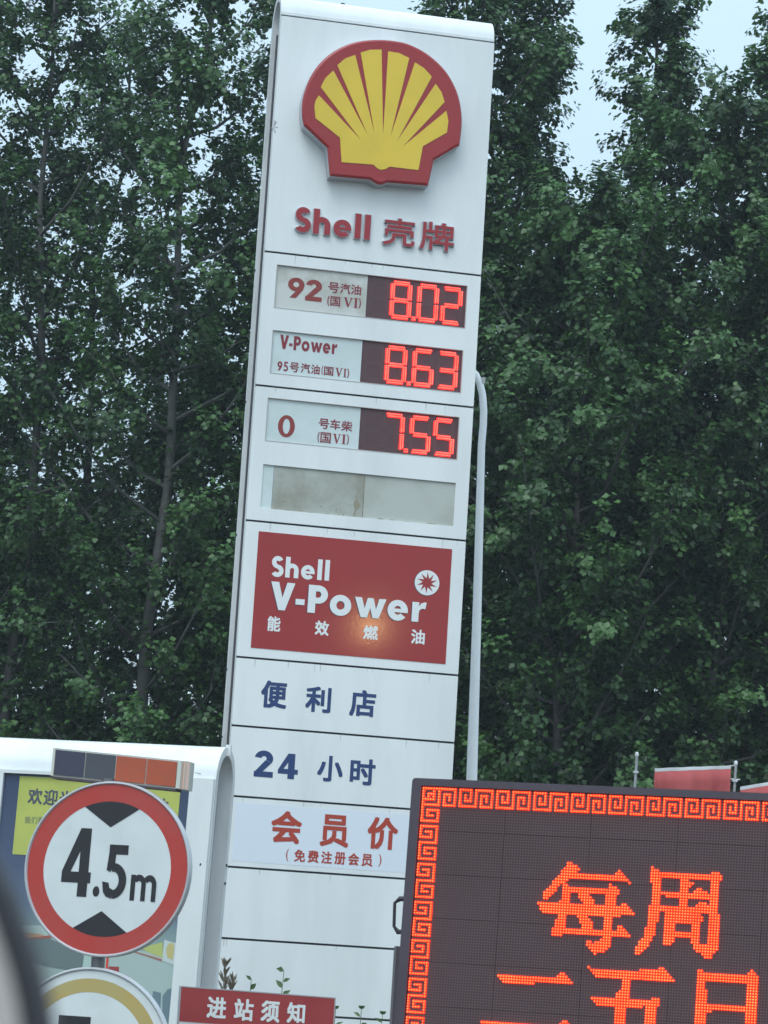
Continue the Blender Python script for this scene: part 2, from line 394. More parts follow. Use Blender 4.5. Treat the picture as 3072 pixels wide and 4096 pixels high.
# ================================================================== THE TOTEM
YT = 21.9864; YAW = 11.614
zs = [z+H for z in (7.5451, 5.6105, 4.5407, 3.475, 2.4151, 1.8893, 1.3545, .8207, .285, -.2512, -.787, -1.32)]
TOT = Fr(0, 0, 10, YAW)                                   # frame with its origin on the left front edge
TOT.O = Vector((-1.0631, YT, 0))
WT = 1.75; DEP = .42
c = TOT.P(WT/2, 0, -DEP/2)
TR = root('price_totem', c, 'tall white petrol station price totem with scallop shell logo and red lit prices', 'price sign')
arch_shell(TR, TOT, 0, WT, DEP, zs[0]+.012, .12, .045, WHITE, WHITE_E, GREY_IN, .05)
mb = MB(); box(mb, (c.x, c.y, .06), WT*.96, DEP*.9, .12, R(YAW)); mb.build('base_plinth', mat('plinth', (.2, .2, .2), .7), TR)
PW = .022                                                  # panels stand 22 mm proud of the dark core
C1 = (1000, 0, 1.5082); C2 = (960, 960, 1.5082); C3 = (880, 2050, 1.5082); C4 = (800, 3000, 1.5082)
# dark backing visible in the joints
mb = MB(); prism(mb, TOT, [rect(.004, .13, WT-.004, zs[0]+.004)], .0015, .004); mb.build('joint_backing', SEAM, TR)
def win(tl, bl, tr_, br):
    a = [TOT.uv(*p, PW) for p in (tl, bl, tr_, br)]
    return ((a[0][0]+a[1][0])/2, (a[1][1]+a[3][1])/2, (a[2][0]+a[3][0])/2, (a[0][1]+a[2][1])/2)
W1 = win((1107, 1055), (1096, 1229), (1870.5, 1144), (1860, 1316)); W2 = win((1090.6, 1318), (1079, 1492), (1854, 1401), (1843, 1573))
W3 = win((1070.7, 1588.6), (1059.5, 1762), (1840, 1668), (1827, 1840.6)); W4 = win((1053, 1855), (1041, 2032), (1823, 1933), (1813.5, 2105))
W5 = win((1033.8, 2125), (1004, 2590.5), (1809.7, 2197), (1780.5, 2656.8))
holes = {1: [W1, W2], 2: [W3, W4]}
G = .008
def slab(mb, fr, u0, v0, u1, v1, hs, w0, w1, rr=.006):
    out = [(u0+rr, v0), (u1-rr, v0), (u1, v0+rr), (u1, v1-rr), (u1-rr, v1), (u0+rr, v1), (u0, v1-rr), (u0, v0+rr)]
    prism(mb, fr, [out] + [rect(h[0], h[1], h[2], h[3]) for h in hs], w0, w1, back=False)
for i in range(len(zs)-1):
    mb = MB(); slab(mb, TOT, .002, zs[i+1]+G, WT-.002, zs[i]-G, holes.get(i, []), .006, PW)
    p = mb.build('front_panel', WHITE, TR)
# top cap strip above the first joint stays part of the shell; a lip closes it
mb = MB(); prism(mb, TOT, [rect(.002, zs[0]+G, WT-.002, zs[0]+.03)], .0035, PW*.5); mb.build('cap_lip', WHITE, TR)
# side joints and drain pipe clips on the left flank
for z in zs[1:6]:
    mb = MB(); box(mb, TOT.P(-.003, z-.06, -DEP+.02), .006, .05, .014, R(YAW)); mb.build('side_joint', SEAM, TR)
mb = MB(); tube(mb, [TOT.P(.02, .3, -.20), TOT.P(.02, zs[0]-.1, -.20)], .014, 8); mb.build('side_cable', mat('dark_cable', (.06, .05, .06), .6), TR)
# ---- dried mud splash and drip streaks on the white panels
rnd = random.Random(21)
mb = MB(); su, sv = TOT.uv(1090, 510, PW)
for k in range(9):
    a = rnd.uniform(0, 6.28); r_ = rnd.uniform(.02, .05); x, y = su+.012, sv
    mb_pts = [(x, y), (x+r_*math.cos(a), y+r_*1.4*math.sin(a)), (x+r_*.9*math.cos(a+.25), y+r_*1.3*math.sin(a+.25))]
    sheet(mb, TOT, [mb_pts if poly_area(mb_pts) > 0 else mb_pts[::-1]], PW+.0006+k*.0001)
o = mb.build('mud_splash', mat('grey_mud', (.33, .33, .34), .7), TR); o['kind'] = 'stuff'
mb = MB()
for zi in (1, 2, 3, 4, 5, 6, 7, 8):
    for k in range(rnd.randint(3, 7)):
        x = rnd.uniform(.04, WT-.06); l_ = rnd.uniform(.02, .075); w_ = rnd.uniform(.003, .007); z_ = zs[zi]-G-.001
        sheet(mb, TOT, [[(x-w_, z_), (x-w_*.3, z_-l_), (x+w_*.4, z_-l_*.9), (x+w_, z_)]], PW+.0002)
o = mb.build('drip_streaks', mat('faint_drip', (.58, .60, .59), .6), TR); o['kind'] = 'stuff'
# ---- logo
def cp(pts, crop, w): ox, oy, s = crop; return [TOT.uv(ox+x/s, oy+y/s, w) for x, y in pts]
LD = .13
outer = [(325,755),(314,690),(318,600),(340,520),(377,440),(430,370),(500,310),(580,268),(670,243),(780,235),(880,243),(960,262),(1040,300),(1110,350),(1180,420),(1230,500),(1262,580),(1279,670),(1281,760),(1268,875),(1113,965),(1078,1120),(830,1100),(812,1108),(795,1113),(775,1111),(757,1102),(725,1083),(482,1060),(466,890)]
# smooth the dome part
def sm(pts, a, b, k=3):
    q = [Vector((*p, 0)) for p in pts[a:b+1]]; out = []
    for i in range(len(q)-1):
        p0 = q[max(i-1, 0)]; p1 = q[i]; p2 = q[i+1]; p3 = q[min(i+2, len(q)-1)]
        for j in range(k):
            t = j/k; out.append(.5*((2*p1)+(-p0+p2)*t+(2*p0-5*p1+4*p2-p3)*t*t+(-p0+3*p1-3*p2+p3)*t**3))
    out.append(q[-1]); return pts[:a] + [(p.x, p.y) for p in out] + pts[b+1:]
outer = sm(outer, 0, 19)
def shrink(l, d):
    n = len(l); sg = 1 if poly_area(l) > 0 else -1; out = []
    for i in range(n):
        a, b, c_ = Vector(l[i-1]), Vector(l[i]), Vector(l[(i+1) % n])
        e1 = (b-a).normalized(); e2 = (c_-b).normalized()
        n1 = Vector((-e1.y, e1.x))*sg; n2 = Vector((-e2.y, e2.x))*sg; m_ = (n1+n2)
        k = d/max(.35, (1+n1.dot(n2))) ; out.append(tuple(b + m_*k))
    return out
def ccw(l): return l if poly_area(l) > 0 else l[::-1]
ol = ccw(cp(outer, C1, PW+LD))
LR = TR
mb = MB()
prism(mb, TOT, [ol], PW, PW+LD-.02, 0, 0, back=False)
mb.build('logo_edge', CHROME, LR)
# rounded shoulder: two inward steps
mb = MB(); l1 = shrink(ol, .002); l2 = shrink(ol, .008); l3 = shrink(ol, .02)
n = len(ol); rings = [(l1, PW+LD-.019), (l2, PW+LD-.006), (l3, PW+LD)]
b = 0
for l, w in rings: mb.v += [tuple(TOT.P(p[0], p[1], w)) for p in l]
for k in range(2):
    for i in range(n):
        j = (i+1) % n; mb.f.append((k*n+i, k*n+j, (k+1)*n+j, (k+1)*n+i)); mb.mi.append(0)
tr_ = tessellate_polygon([[Vector((p[0], p[1], 0)) for p in l3]])
for t in tr_:
    a, c_, d = [l3[i] for i in t]; ar = (c_[0]-a[0])*(d[1]-a[1])-(c_[1]-a[1])*(d[0]-a[0])
    t = t if ar > 0 else (t[0], t[2], t[1]); mb.f.append(tuple(2*n+i for i in t)); mb.mi.append(0)
mb.build('logo_red_face', RED, LR)
yel = [(395,712),(389,640),(396,605),(416,575),(668,843),(427,525),(455,470),(503,425),(712,818),(527,393),(575,352),(635,331),(752,808),(668,317),(725,300),(794,299),(803,815),(834,309),(900,320),(961,350),(846,828),(995,376),(1052,412),(1097,463),(888,850),(1120,505),(1155,555),(1175,615),(922,884),(1185,668),(1197,730),(1188,800),(1043,882),(1016,1026),(842,1005),(820,1019),(790,1025),(768,1015),(745,993),(553,978),(543,830)]
mb = MB(); prism(mb, TOT, [ccw(cp(yel, C1, PW+LD+.004))], PW+LD+.0005, PW+LD+.004, back=False)
mb.build('logo_yellow_shell', YEL, LR)
# ---- SHELL + characters
word('letter', TR, TOT, 'Shell', (266, 1399), (718, 1452), (280, 1250), C1, PW, REDL, .028, CHROME)
for ch, b in (('壳', (803, 1307, 1003, 1490)), ('牌', (1025, 1330, 1240, 1517))):
    char('character', TR, TOT, ch, px_box(TOT, *b, C1, PW+.04), PW, REDL, .028, .035, CHROME)
# ---- price windows
WD = -.002                                                  # recessed faces sit behind the panel front
def price_row(Wn, split_px, digits, label_mat, seed):
    u0, v0, u1, v1 = Wn; us = TOT.uv(*split_px, PW)[0]
    mb = MB(); prism(mb, TOT, [rect(u0-.004, v0-.004, us, v1+.004)], .005, .0085, back=False)
    mb.build('label_plate', label_mat, TR)
    mb = MB(); prism(mb, TOT, [rect(us+.0005, v0-.004, u1+.004, v1+.004)], .005, .0085, back=False)
    bo = mb.build('display', LEDBACK, TR)
    # thin frame round the window
    mb = MB(); t = .005
    prism(mb, TOT, [rect(u0, v0, u1, v1), rect(u0+t, v0+t, u1-t, v1-t)], .009, PW+.002, back=False); mb.build('window_frame', mat('thin_window_frame', (.45, .42, .40), .4), TR)
    # seven-segment digits of paired lamps
    W = u1-us; Hh = v1-v0; cells = [.03, .245, .515, .755]; cw = .195
    top, bot = v0+Hh*.91, v0+Hh*.08
    SEG = {'a': 'h0', 'g': 'h1', 'd': 'h2', 'f': 'l0', 'b': 'r0', 'e': 'l1', 'c': 'r1'}
    ON = {'8': 'abcdefg', '0': 'abcdef', '2': 'abged', '6': 'acdefg', '3': 'abcdg', '7': 'abc', '5': 'afgcd', ' ': ''}
    mid = (top+bot)/2
    for ci, ch in enumerate(digits):
        a = us+W*cells[ci]; b_ = a+W*cw; q = .0155             # lamp pitch
        lit = []; off = []
        for sname in 'abcdefg':
            tgt = lit if sname in ON[ch] else off
            for row in (0, 1):
                o = row*q*1.12
                if sname in 'agd':
                    y = {'a': top-o, 'd': bot+o, 'g': mid+q*.5-o}[sname]; x0, x1 = a+q*1.5+(0 if row == 0 and sname != 'g' else q*.5), b_-q*1.5-(0 if row == 0 and sname != 'g' else q*.5)
                    k = max(2, int(round((x1-x0)/q)))
                    tgt += [(x0+(x1-x0)*i/k, y) for i in range(k+1)]
                else:
                    x = a+o if sname in 'fe' else b_-o
                    y0, y1 = (mid+q*1.0, top-q*1.3-(.4*q if row == 0 else 0)) if sname in 'fb' else (bot+q*1.3+(.4*q if row == 0 else 0), mid-q*1.0)
                    k = max(2, int(round((y1-y0)/q)))
                    tgt += [(x, y0+(y1-y0)*i/k) for i in range(k+1)]
        if ci == 1:
            lit += [(b_+W*.03, bot), (b_+W*.03+q, bot), (b_+W*.03, bot+q), (b_+W*.03+q, bot+q)]
        for nm, pts in (('lit_digit', lit), ('unlit_digit', off)):
            if not pts: continue
            mb = MB()
            for x, y in pts:
                if nm == 'lit_digit':
                    dome(mb, TOT, x, y, .0100, .0090, .0036, .026)
                else:
                    hx = [TOT.P(x+.0038*math.cos(k*math.pi/2), y+.0038*math.sin(k*math.pi/2), .0115) for k in range(4)]
                    mb.add(hx, [(0, 1, 2, 3)], 0)
            o = mb.build(nm, [E_RED2, E_CORE2] if nm == 'lit_digit' else [LEDOFF], TR)
            if nm != 'lit_digit': o['kind'] = 'stuff'
price_row(W1, (1470.6, 1140), ' 802', LAB_DIRTY, 1)
price_row(W2, (1449, 1400), ' 863', LAB, 2)
price_row(W3, (1442, 1670), ' 755', LAB, 3)
WL = .0100
def chars(lst, crop, m, w=WL, bold=.035, nm='character'):
    for ch, *b in lst: char(nm if ch not in GL else ('digit' if ch in '0123456789' else 'letter'), TR, TOT, ch, px_box(TOT, *b, crop, w), w, m, 0, bold)
chars([('9', 285, 222, 392, 355), ('2', 392, 235, 500, 374)], C2, MAROON2)
chars([('号', 530, 252, 600, 322), ('汽', 603, 260, 668, 327), ('油', 668, 267, 733, 333), ('(', 525, 336, 541, 398), ('国', 543, 338, 606, 402), ('Vs', 622, 345, 682, 408), ('Is', 684, 350, 714, 411), (')', 715, 353, 731, 414)], C2, MAROON)
word('letter', TR, TOT, 'V-Power', (238, 655), (584, 690), (237, 570), C2, WL, MAROON)
chars([('9', 224, 730, 257, 788), ('5', 260, 733, 292, 793), ('号', 298, 736, 358, 800), ('汽', 365, 742, 425, 805), ('油', 427, 750, 483, 812), ('(', 490, 757, 503, 814), ('国', 505, 762, 565, 820), ('Vs', 573, 770, 620, 826), ('Is', 622, 776, 644, 829), (')', 645, 775, 660, 833)], C2, MAROON)
chars([('0', 225, 1052, 335, 1195)], C2, MAROON2)
chars([('号', 473, 1075, 540, 1142), ('车', 542, 1080, 608, 1147), ('柴', 610, 1088, 680, 1157), ('(', 466, 1158, 481, 1220), ('国', 483, 1158, 550, 1228), ('Vs', 558, 1168, 610, 1230), ('Is', 612, 1172, 641, 1232), (')', 643, 1172, 658, 1236)], C2, MAROON)
# empty fourth window: two weathered plates behind glassy frame
u0, v0, u1, v1 = W4; ua = TOT.uv(1092, 1940, PW)[0]; ub = TOT.uv(1456, 1980, PW)[0]
OLD = mat('stained_old_plate', (.44, .46, .42), .6, dirt=(.24, .22, .16), vscale=2.6, bump=.2, bscale=14)
OLD2 = mat('stained_old_plate_pale', (.48, .50, .46), .6, dirt=(.30, .30, .25), vscale=1.8)
for nm, a, b, m_, dz in (('blank_strip', u0-.003, ua, LAB, .0), ('blank_plate', ua+.002, ub, OLD, .001), ('blank_plate', ub+.003, u1+.003, OLD2, 0)):
    mb = MB(); prism(mb, TOT, [rect(a, v0-.003, b, v1+.003)], .005, .008+dz, back=False); mb.build(nm, m_, TR)
# grime marks on the old plates: irregular peeled patches
rnd = random.Random(5)
GR = mat('brown_stain', (.24, .19, .12), .7)
mb = MB()
for k in range(26):
    x = u0+.08+rnd.random()*(u1-u0-.12)*.45; y = v0+.01+rnd.random()**2*.09; s_ = .003+rnd.random()*.006
    sheet(mb, TOT, [[(x+s_*(.5+rnd.random())*math.cos(a*1.05), y+s_*(.5+rnd.random())*.6*math.sin(a*1.05)) for a in range(6)]], .0102+k*.00002)
x = ub-.075
pts = [(x, v0+.004), (x+.012, v0+.06), (x-.004, v0+.10), (x+.018, v0+.15), (x+.02, v0+.19), (x+.027, v0+.19), (x+.026, v0+.14), (x+.06, v0+.09), (x+.024, v0+.055), (x+.018, v0+.004)]
sheet(mb, TOT, [ccw(pts)], .0098)
x = ub; sheet(mb, TOT, [[(x-.0045, v0+.012), (x-.001, v0+.06), (x-.0035, v0+.12), (x-.001, v0+.17), (x-.007, v1-.004), (x+.0045, v1-.004), (x+.001, v0+.17), (x+.0, v0+.12), (x+.002, v0+.06)][::-1]], .0112)
for k in range(14):
    a_ = ua+.02+k*(u1-ua-.06)/14*rnd.uniform(.9, 1.05); sheet(mb, TOT, [rect(a_, v0+.001, a_+rnd.uniform(.01, .05), v0+rnd.uniform(.004, .012))], .0114+k*.00003)
o = mb.build('stain_marks', mat('pale_brown_stain', (.30, .27, .19), .7), TR); o['kind'] = 'stuff'
# ---- red V-Power panel
u0, v0, u1, v1 = W5
mb = MB(); prism(mb, TOT, [rect(u0, v0, u1, v1)], PW+.0005, PW+.003, back=False); mb.build('red_sheet', REDV, TR)
WV = PW+.0042
word('letter', TR, TOT, 'Shell', (308, 384), (657, 412), (316, 259), C3, WV, WPRINT)
word('letter_shadow', TR, TOT, 'V-Power', (298, 583), (1240, 664), (303, 414), C3, WV, NAVY, dx=-.006, dy=-.004)
word('letter', TR, TOT, 'V-Power', (298, 583), (1240, 664), (303, 414), C3, WV+.003, WPRINT)
for ch, *b in (('能', 283, 623, 368, 720), ('效', 570, 650, 660, 745), ('燃', 862, 678, 955, 770), ('油', 1150, 703, 1238, 797)):
    char('character', TR, TOT, ch, px_box(TOT, *b, C3, WV), WV, WPRINT, 0, .06)
cx, cy = TOT.uv(880+1249/1.5082, 2050+424/1.5082, WV); rr = .0985
mb = MB(); sheet(mb, TOT, disc(cx-.003, cy-.002, rr+.003, 40), WV); mb.build('emblem_shadow', NAVY, TR)
mb = MB(); sheet(mb, TOT, disc(cx, cy, rr, 40), WV+.0006); mb.build('emblem_disc', WPRINT, TR)
st = []
for k in range(10):                                        # swirling ten-pointed star
    a = R(90-36*k); st.append((cx+rr*.86*math.cos(a), cy+rr*.86*math.sin(a)))
    a2 = a-R(26); st.append((cx+rr*.36*math.cos(a2), cy+rr*.36*math.sin(a2)))
mb = MB(); sheet(mb, TOT, [ccw(st)], WV+.0012); mb.build('emblem_star', REDV, TR)
# ---- blue and red texts on the lower panels
WP = PW+.0015
for ch, *b in (('便', 242, 1010, 410, 1187), ('利', 512, 1045, 675, 1212), ('店', 778, 1065, 945, 1238), ('2', 203, 1432, 327, 1600), ('4', 347, 1450, 476, 1611), ('小', 583, 1462, 747, 1630), ('时', 780, 1480, 942, 1650)):
    char('digit' if ch in '24' else 'character', TR, TOT, ch, px_box(TOT, *b, C3, WP), WP, BLUE, 0, .065)
a = TOT.uv(800+231/1.5082, 3000+322/1.5082, WP); b_ = TOT.uv(800+228/1.5082, 3000+680/1.5082, WP)
mb = MB(); prism(mb, TOT, [rect(.075, zs[7]+.045, WT-.06, zs[6]-.045)], PW+.0003, PW+.0012, back=False)
mb.build('sticker', mat('bluish_sticker', (.72, .77, .84), .45), TR)
WQ = PW+.003
for ch, *b in (('会', 423, 362, 620, 570), ('员', 720, 385, 905, 590), ('价', 1005, 400, 1200, 607)):
    char('character', TR, TOT, ch, px_box(TOT, *b, C4, WQ), WQ, ORED, 0, .062)
for k, ch in enumerate('免费注册会员'):
    char('character', TR, TOT, ch, px_box(TOT, 567+k*81.2, 598+k*5.5, 637+k*81.2, 676+k*5.5, C4, WQ), WQ, ORED, 0, .05)
for ch, *b in (('(', 517, 595, 537, 672), (')', 1075, 627, 1097, 705)):
    char('character', TR, TOT, ch, px_box(TOT, *b, C4, WQ), WQ, ORED, 0, .0)

# ================================================================== LEFT ENTRANCE PYLON
PY = Fr(763.7, 3128.7, 18, -13, lean=.017)
def puv(x, y, w=0): return PY.uv(x, y, w)
# opening and outline measured on the face plane
oR = (puv(763.7, 3128.7)[0]+puv(721, 3636)[0]+puv(700, 3880)[0])/3; oL = puv(21, 3091.5)[0]; oT = (puv(21, 3091.5)[1]+puv(440, 3112)[1])/2
fR = (puv(868, 3105)[0]+puv(828, 3500)[0])/2; fL = oL-(fR-oR); PD = .44
zt_px = puv(868, 3110)[1]; zg = -PY.O.z
c = PY.P((fL+fR)/2, zg, -PD/2)
PR = root('entrance_pylon', (c.x, c.y, 0), 'low white arch-topped pylon with yellow welcome poster behind the height sign', 'sign')
pt = zt_px-.012; rP = PD/2
PFACE = .03
arch_shell(PR, PY, fL, fR, PD, pt, zg+.02, .055, WHITE, WHITE_E, mat('grey_recess', (.36, .35, .38), .55, dirt=(.3, .3, .32), vscale=5, streak=True), .09)
mb = MB(); oB = zg+.35
fr_o = rect(fL+.012, zg+.05, fR-.006, max(pt, oT+.018))
# face frame round the opening (proud) and the poster set back inside it
prism(mb, PY, [fr_o, rect(oL, oB, oR, oT)], .002, PFACE, back=False); mb.build('face_frame', WHITE, PR)
def psheet(name, pts_px, m, w, uvs=None):
    mb = MB(); l = uvs or [puv(x, y, w) for x, y in pts_px]; sheet(mb, PY, [ccw(l)], w); return mb.build(name, m, PR)
# printed picture: graded blue sky over a pale forecourt
pm = bpy.data.materials.new('poster_print'); pm.use_nodes = True; t = pm.node_tree; p_ = t.nodes['Principled BSDF']; p_.inputs['Roughness'].default_value = .35
g = t.nodes.new('ShaderNodeNewGeometry'); s3 = t.nodes.new('ShaderNodeSeparateXYZ'); t.links.new(g.outputs['Position'], s3.inputs[0])
mrz = t.nodes.new('ShaderNodeMapRange'); t.links.new(s3.outputs[2], mrz.inputs[0])
zA = at(400, 4096, 18).z; zB = at(400, 3100, 18).z; mrz.inputs[1].default_value = zA; mrz.inputs[2].default_value = zB
cr = t.nodes.new('ShaderNodeValToRGB'); t.links.new(mrz.outputs[0], cr.inputs[0]); e = cr.color_ramp.elements
e[0].position = 0; e[0].color = (.34, .40, .36, 1); e[1].position = 1; e[1].color = (.035, .055, .12, 1)
for ps, cc in ((.25, (.33, .42, .40, 1)), (.36, (.24, .33, .33, 1)), (.46, (.12, .18, .26, 1)), (.62, (.075, .10, .18, 1)), (.8, (.06, .085, .15, 1))):
    q = e.new(ps); q.color = cc
t.links.new(cr.outputs[0], p_.inputs['Base Color']); MATS['poster_print'] = pm
psheet('poster', None, pm, .004, rect(oL-.003, oB-.003, oR+.003, oT+.003))
YB = mat('yellow_banner', (.50, .54, .12), .5, var=.15)
yb = [puv(76, 3104, .006), puv(718, 3161, .006), puv(700, 3450, .006), puv(53, 3417, .006)]
ybu0 = (yb[0][0]+yb[3][0])/2; ybu1 = (yb[1][0]+yb[2][0])/2
psheet('yellow_banner', None, YB, .006, rect(ybu0, yb[3][1], ybu1, min(yb[0][1], oT-.004)))
C5 = (0, 2900, 3.456)
DK = mat('banner_dark_print', (.075, .09, .13), .6)
bx0 = px_box(PY, 385, 870, 590, 1098, C5, .0075); hgt = bx0[3]-bx0[1]; stp = puv(204, 3190, .0075)[0]-puv(141, 3190, .0075)[0]
xN = px_box(PY, (480+430/3.19)*3.456, (2950-2900+700/3.19)*3.456, (480+628/3.19)*3.456, (2950-2900+900/3.19)*3.456, C5, .0075)
stp = ((xN[0]+xN[2])/2-(bx0[0]+bx0[2])/2)/8
for k, ch in enumerate('欢迎光临壳牌加油站'):
    mx = (bx0[0]+bx0[2])/2+k*stp; hw = stp*.46
    char('character', PR, PY, ch, (mx-hw, bx0[1]-.003*k, mx+hw, bx0[3]-.003*k), .0075, DK, 0, .045)
b2_ = px_box(PY, 340, 1262, 425, 1358, C5, .0075)
for k, ch in enumerate('我们是'):
    d = (b2_[2]-b2_[0])*1.14*k; char('character', PR, PY, ch, (b2_[0]+d, b2_[1], b2_[2]+d, b2_[3]), .0075, mat('banner_pale_print', (.25, .28, .16), .6), 0, .02)
# printed station: canopy, fascia stripes, white pillar with yellow patch, hazy towers, small red board
CP = (0, 2900, 1.659)
def pp(l): return [(x/1.659, 2900+y/1.659) for x, y in l]
psheet('printed_canopy', pp([(0, 1330), (300, 1330), (520, 1480), (1000, 1500), (1175, 1600), (1165, 1990), (1030, 1990), (980, 1850), (700, 1650), (120, 1480), (0, 1420)]), mat('print_pale_teal', (.40, .50, .47), .5), .0055)
psheet('printed_canopy_underside', pp([(60, 1420), (300, 1400), (560, 1530), (540, 1640), (300, 1600), (150, 1560), (60, 1500)]), mat('print_grey_green', (.14, .19, .19), .5), .0062)
psheet('printed_orange_band', pp([(0, 1360), (260, 1385), (340, 1412), (250, 1418), (0, 1395)]), mat('print_orange', (.50, .30, .16), .5), .0069)
psheet('printed_red_band', pp([(0, 1395), (250, 1418), (345, 1412), (330, 1395), (0, 1440)]), mat('print_red', (.38, .10, .07), .5), .0076)
psheet('printed_green_patch', pp([(930, 1480), (1080, 1440), (1080, 1545), (1000, 1515)]), mat('print_lime', (.46, .52, .16), .5), .0062)
psheet('printed_red_band', pp([(890, 1500), (1078, 1555), (1070, 1568), (960, 1530), (885, 1508)]), mat('print_dull_red', (.38, .16, .12), .5), .0070)
psheet('printed_pillar', pp([(1090, 1425), (1175, 1450), (1160, 1595), (1075, 1565)]), mat('print_offwhite', (.55, .62, .60), .5), .0078)
psheet('printed_patch', pp([(1105, 1475), (1120, 1450), (1145, 1445), (1156, 1470), (1152, 1520), (1142, 1558), (1112, 1545), (1103, 1510)]), mat('print_ochre', (.56, .48, .20), .5), .0086)
psheet('printed_red_board', pp([(720, 1602), (790, 1604), (788, 1668), (720, 1655)]), mat('print_dark_red', (.33, .045, .05), .5), .0078)
for q in ([(1005, 1860), (1015, 1765), (1068, 1778), (1062, 1990), (1030, 1980)], [(1075, 1990), (1078, 1800), (1110, 1755), (1143, 1745), (1138, 1990)]):
    psheet('printed_tower', pp(q), mat('print_slate', (.15, .22, .26), .5), .0066)
psheet('printed_column', pp([(560, 1510), (607, 1515), (600, 1640), (545, 1630)]), mat('print_mint', (.42, .55, .50), .5), .0084)
E_STRIP = mat('red_strip_print', (.75, .05, .03), .5)
psheet('printed_red_column', pp([(706, 1530), (722, 1530), (712, 1650), (700, 1645)]), E_STRIP, .0090)
# bolts and a scuff on the pylon
for x, y in ((802, 3459), (820, 3525)):
    pass
BOLT = mat('dark_bolt', (.05, .05, .05), .6)
for (x, y) in ((899, 3449), (893, 3523)):
    q = PY.P(fR+.001, puv(860, y)[1], -.40); mb = MB(); box(mb, q, .012, .016, .016, R(-13)); mb.build('bolt', BOLT, PR)
mb = MB(); u_, v_ = puv(801, 3458, PFACE); sheet(mb, PY, [[(u_-.006, v_-.007), (u_+.004, v_-.008), (u_+.007, v_+.006), (u_-.001, v_+.009)]], PFACE+.0012); mb.build('chip_mark', BOLT, PR)
mb = MB(); u_, v_ = puv(790, 3094, PFACE); sheet(mb, PY, [[(u_-.025, v_+.008), (u_+.005, v_-.004), (u_+.028, v_-.006), (u_+.02, v_+.002)]], PFACE+.0012); mb.build('scuff_mark', mat('scuff', (.45, .46, .42), .6), PR)
# little joint cover on the ridge
q = PY.P(fR+.004, pt+rP-.02, -rP); mb = MB(); box(mb, q, .03, .03, .07, R(-13)); mb.build('ridge_clip', WHITE_E, PR)

# ================================================================== ROUND ROAD SIGNS ON THEIR POLE
SY = 13.4; SG = Fr(428.8, 3476, SY, -15, lean=.012)
RX = 347/FPX*SY*1.003                                       # radius of the plate, metres
POLE_D = .031
C6 = (0, 2900, 1.659)
def disk_sign(nm, fr, label, rtloc, kind):
    rt = root(nm, rtloc, label, 'road sign')
    mb = MB(); prism(mb, fr, disc(0, 0, RX*.985, 64), -.012, .004); mb.build('plate', mat('sign_back_aluminium', (.5, .5, .5), .4, metal=.5), rt)
    # rolled silver rim
    mb = MB(); n = 72; prof = [(RX*1.0, -.026), (RX*1.0, .006), (RX*.992, .013), (RX*.978, .014), (RX*.966, .009), (RX*.962, .004)]
    for r_, w in prof:
        mb.v += [tuple(fr.P(r_*math.cos(2*math.pi*k/n), r_*math.sin(2*math.pi*k/n), w)) for k in range(n)]
    for i in range(len(prof)-1):
        for k in range(n):
            j = (k+1) % n; mb.f.append((i*n+k, i*n+j, (i+1)*n+j, (i+1)*n+k)); mb.mi.append(0)
    mb.build('rim', mat('silver_rim', (.55, .56, .58), .33, metal=.25, var=.1, vscale=10), rt, sm=50)
    return rt
SWHITE = mat('sign_white_sheeting', (.70, .74, .74), .42, dirt=(.62, .66, .66), vscale=5)
SRED = mat('sign_red_sheeting', (.48, .045, .035), .4, dirt=(.44, .07, .06), vscale=5)
# upper sign: 4.5 m height limit
SR = disk_sign('height_limit_sign', SG, 'round red-ringed height limit sign reading 4.5m', SG.P(0, 0, -.02), 0)
def annulus(r0, r1, n=72): return [[(r1*math.cos(2*math.pi*k/n), r1*math.sin(2*math.pi*k/n)) for k in range(n)], [(r0*math.cos(2*math.pi*k/n), r0*math.sin(2*math.pi*k/n)) for k in range(n)]]
mb = MB(); sheet(mb, SG, disc(0, 0, RX*.78, 64), .0048); mb.build('white_field', SWHITE, SR)
mb = MB(); sheet(mb, SG, annulus(RX*.768, RX*.963), .0056); mb.build('red_ring', SRED, SR)
def tri_arc(a, b, apex, sgn):
    A = SG.uv(0+a[0]/1.659, 2900+a[1]/1.659); B = SG.uv(b[0]/1.659, 2900+b[1]/1.659); Cc = SG.uv(apex[0]/1.659, 2900+apex[1]/1.659)
    a0 = math.atan2(A[1], A[0]); a1 = math.atan2(B[1], B[0]); r_ = RX*.768
    if sgn < 0 and a1 < a0: pass
    arc = [(r_*math.cos(a0+(a1-a0)*k/12), r_*math.sin(a0+(a1-a0)*k/12)) for k in range(13)]
    return ccw(arc+[Cc])
for tri in (tri_arc((567, 542), (922, 572), (737, 680), 1), tri_arc((490, 1338), (840, 1370), (677, 1235), -1)):
    mb = MB(); sheet(mb, SG, [tri], .0062); mb.build('black_wedge', BLACK, SR)
GL['4n'] = (.5, [[[(.36, 1.0), (.60, 1.0), (.60, .36), (.66, .36), (.66, .2), (.60, .2), (.60, 0), (.38, 0), (.38, .2), (0, .2), (0, .36)], [(.38, .36), (.20, .36), (.38, .66)]]])
GL['5n'] = (.5, [rc(.12, .82, .62, 1.0), [[(.12, .821), (.31, .821), (.30, .66), (.28, .53), (.09, .53)]], band(.28, .33, .35, .33, .20, 105, -88, ty=.16), [[(.0, .31), (.17, .29), (.2, .20), (.30, .161), (.28, 0), (.12, .035), (.04, .12)]], [[(.2, .655), (.30, .64), (.19, .49), (.09, .53)]]])
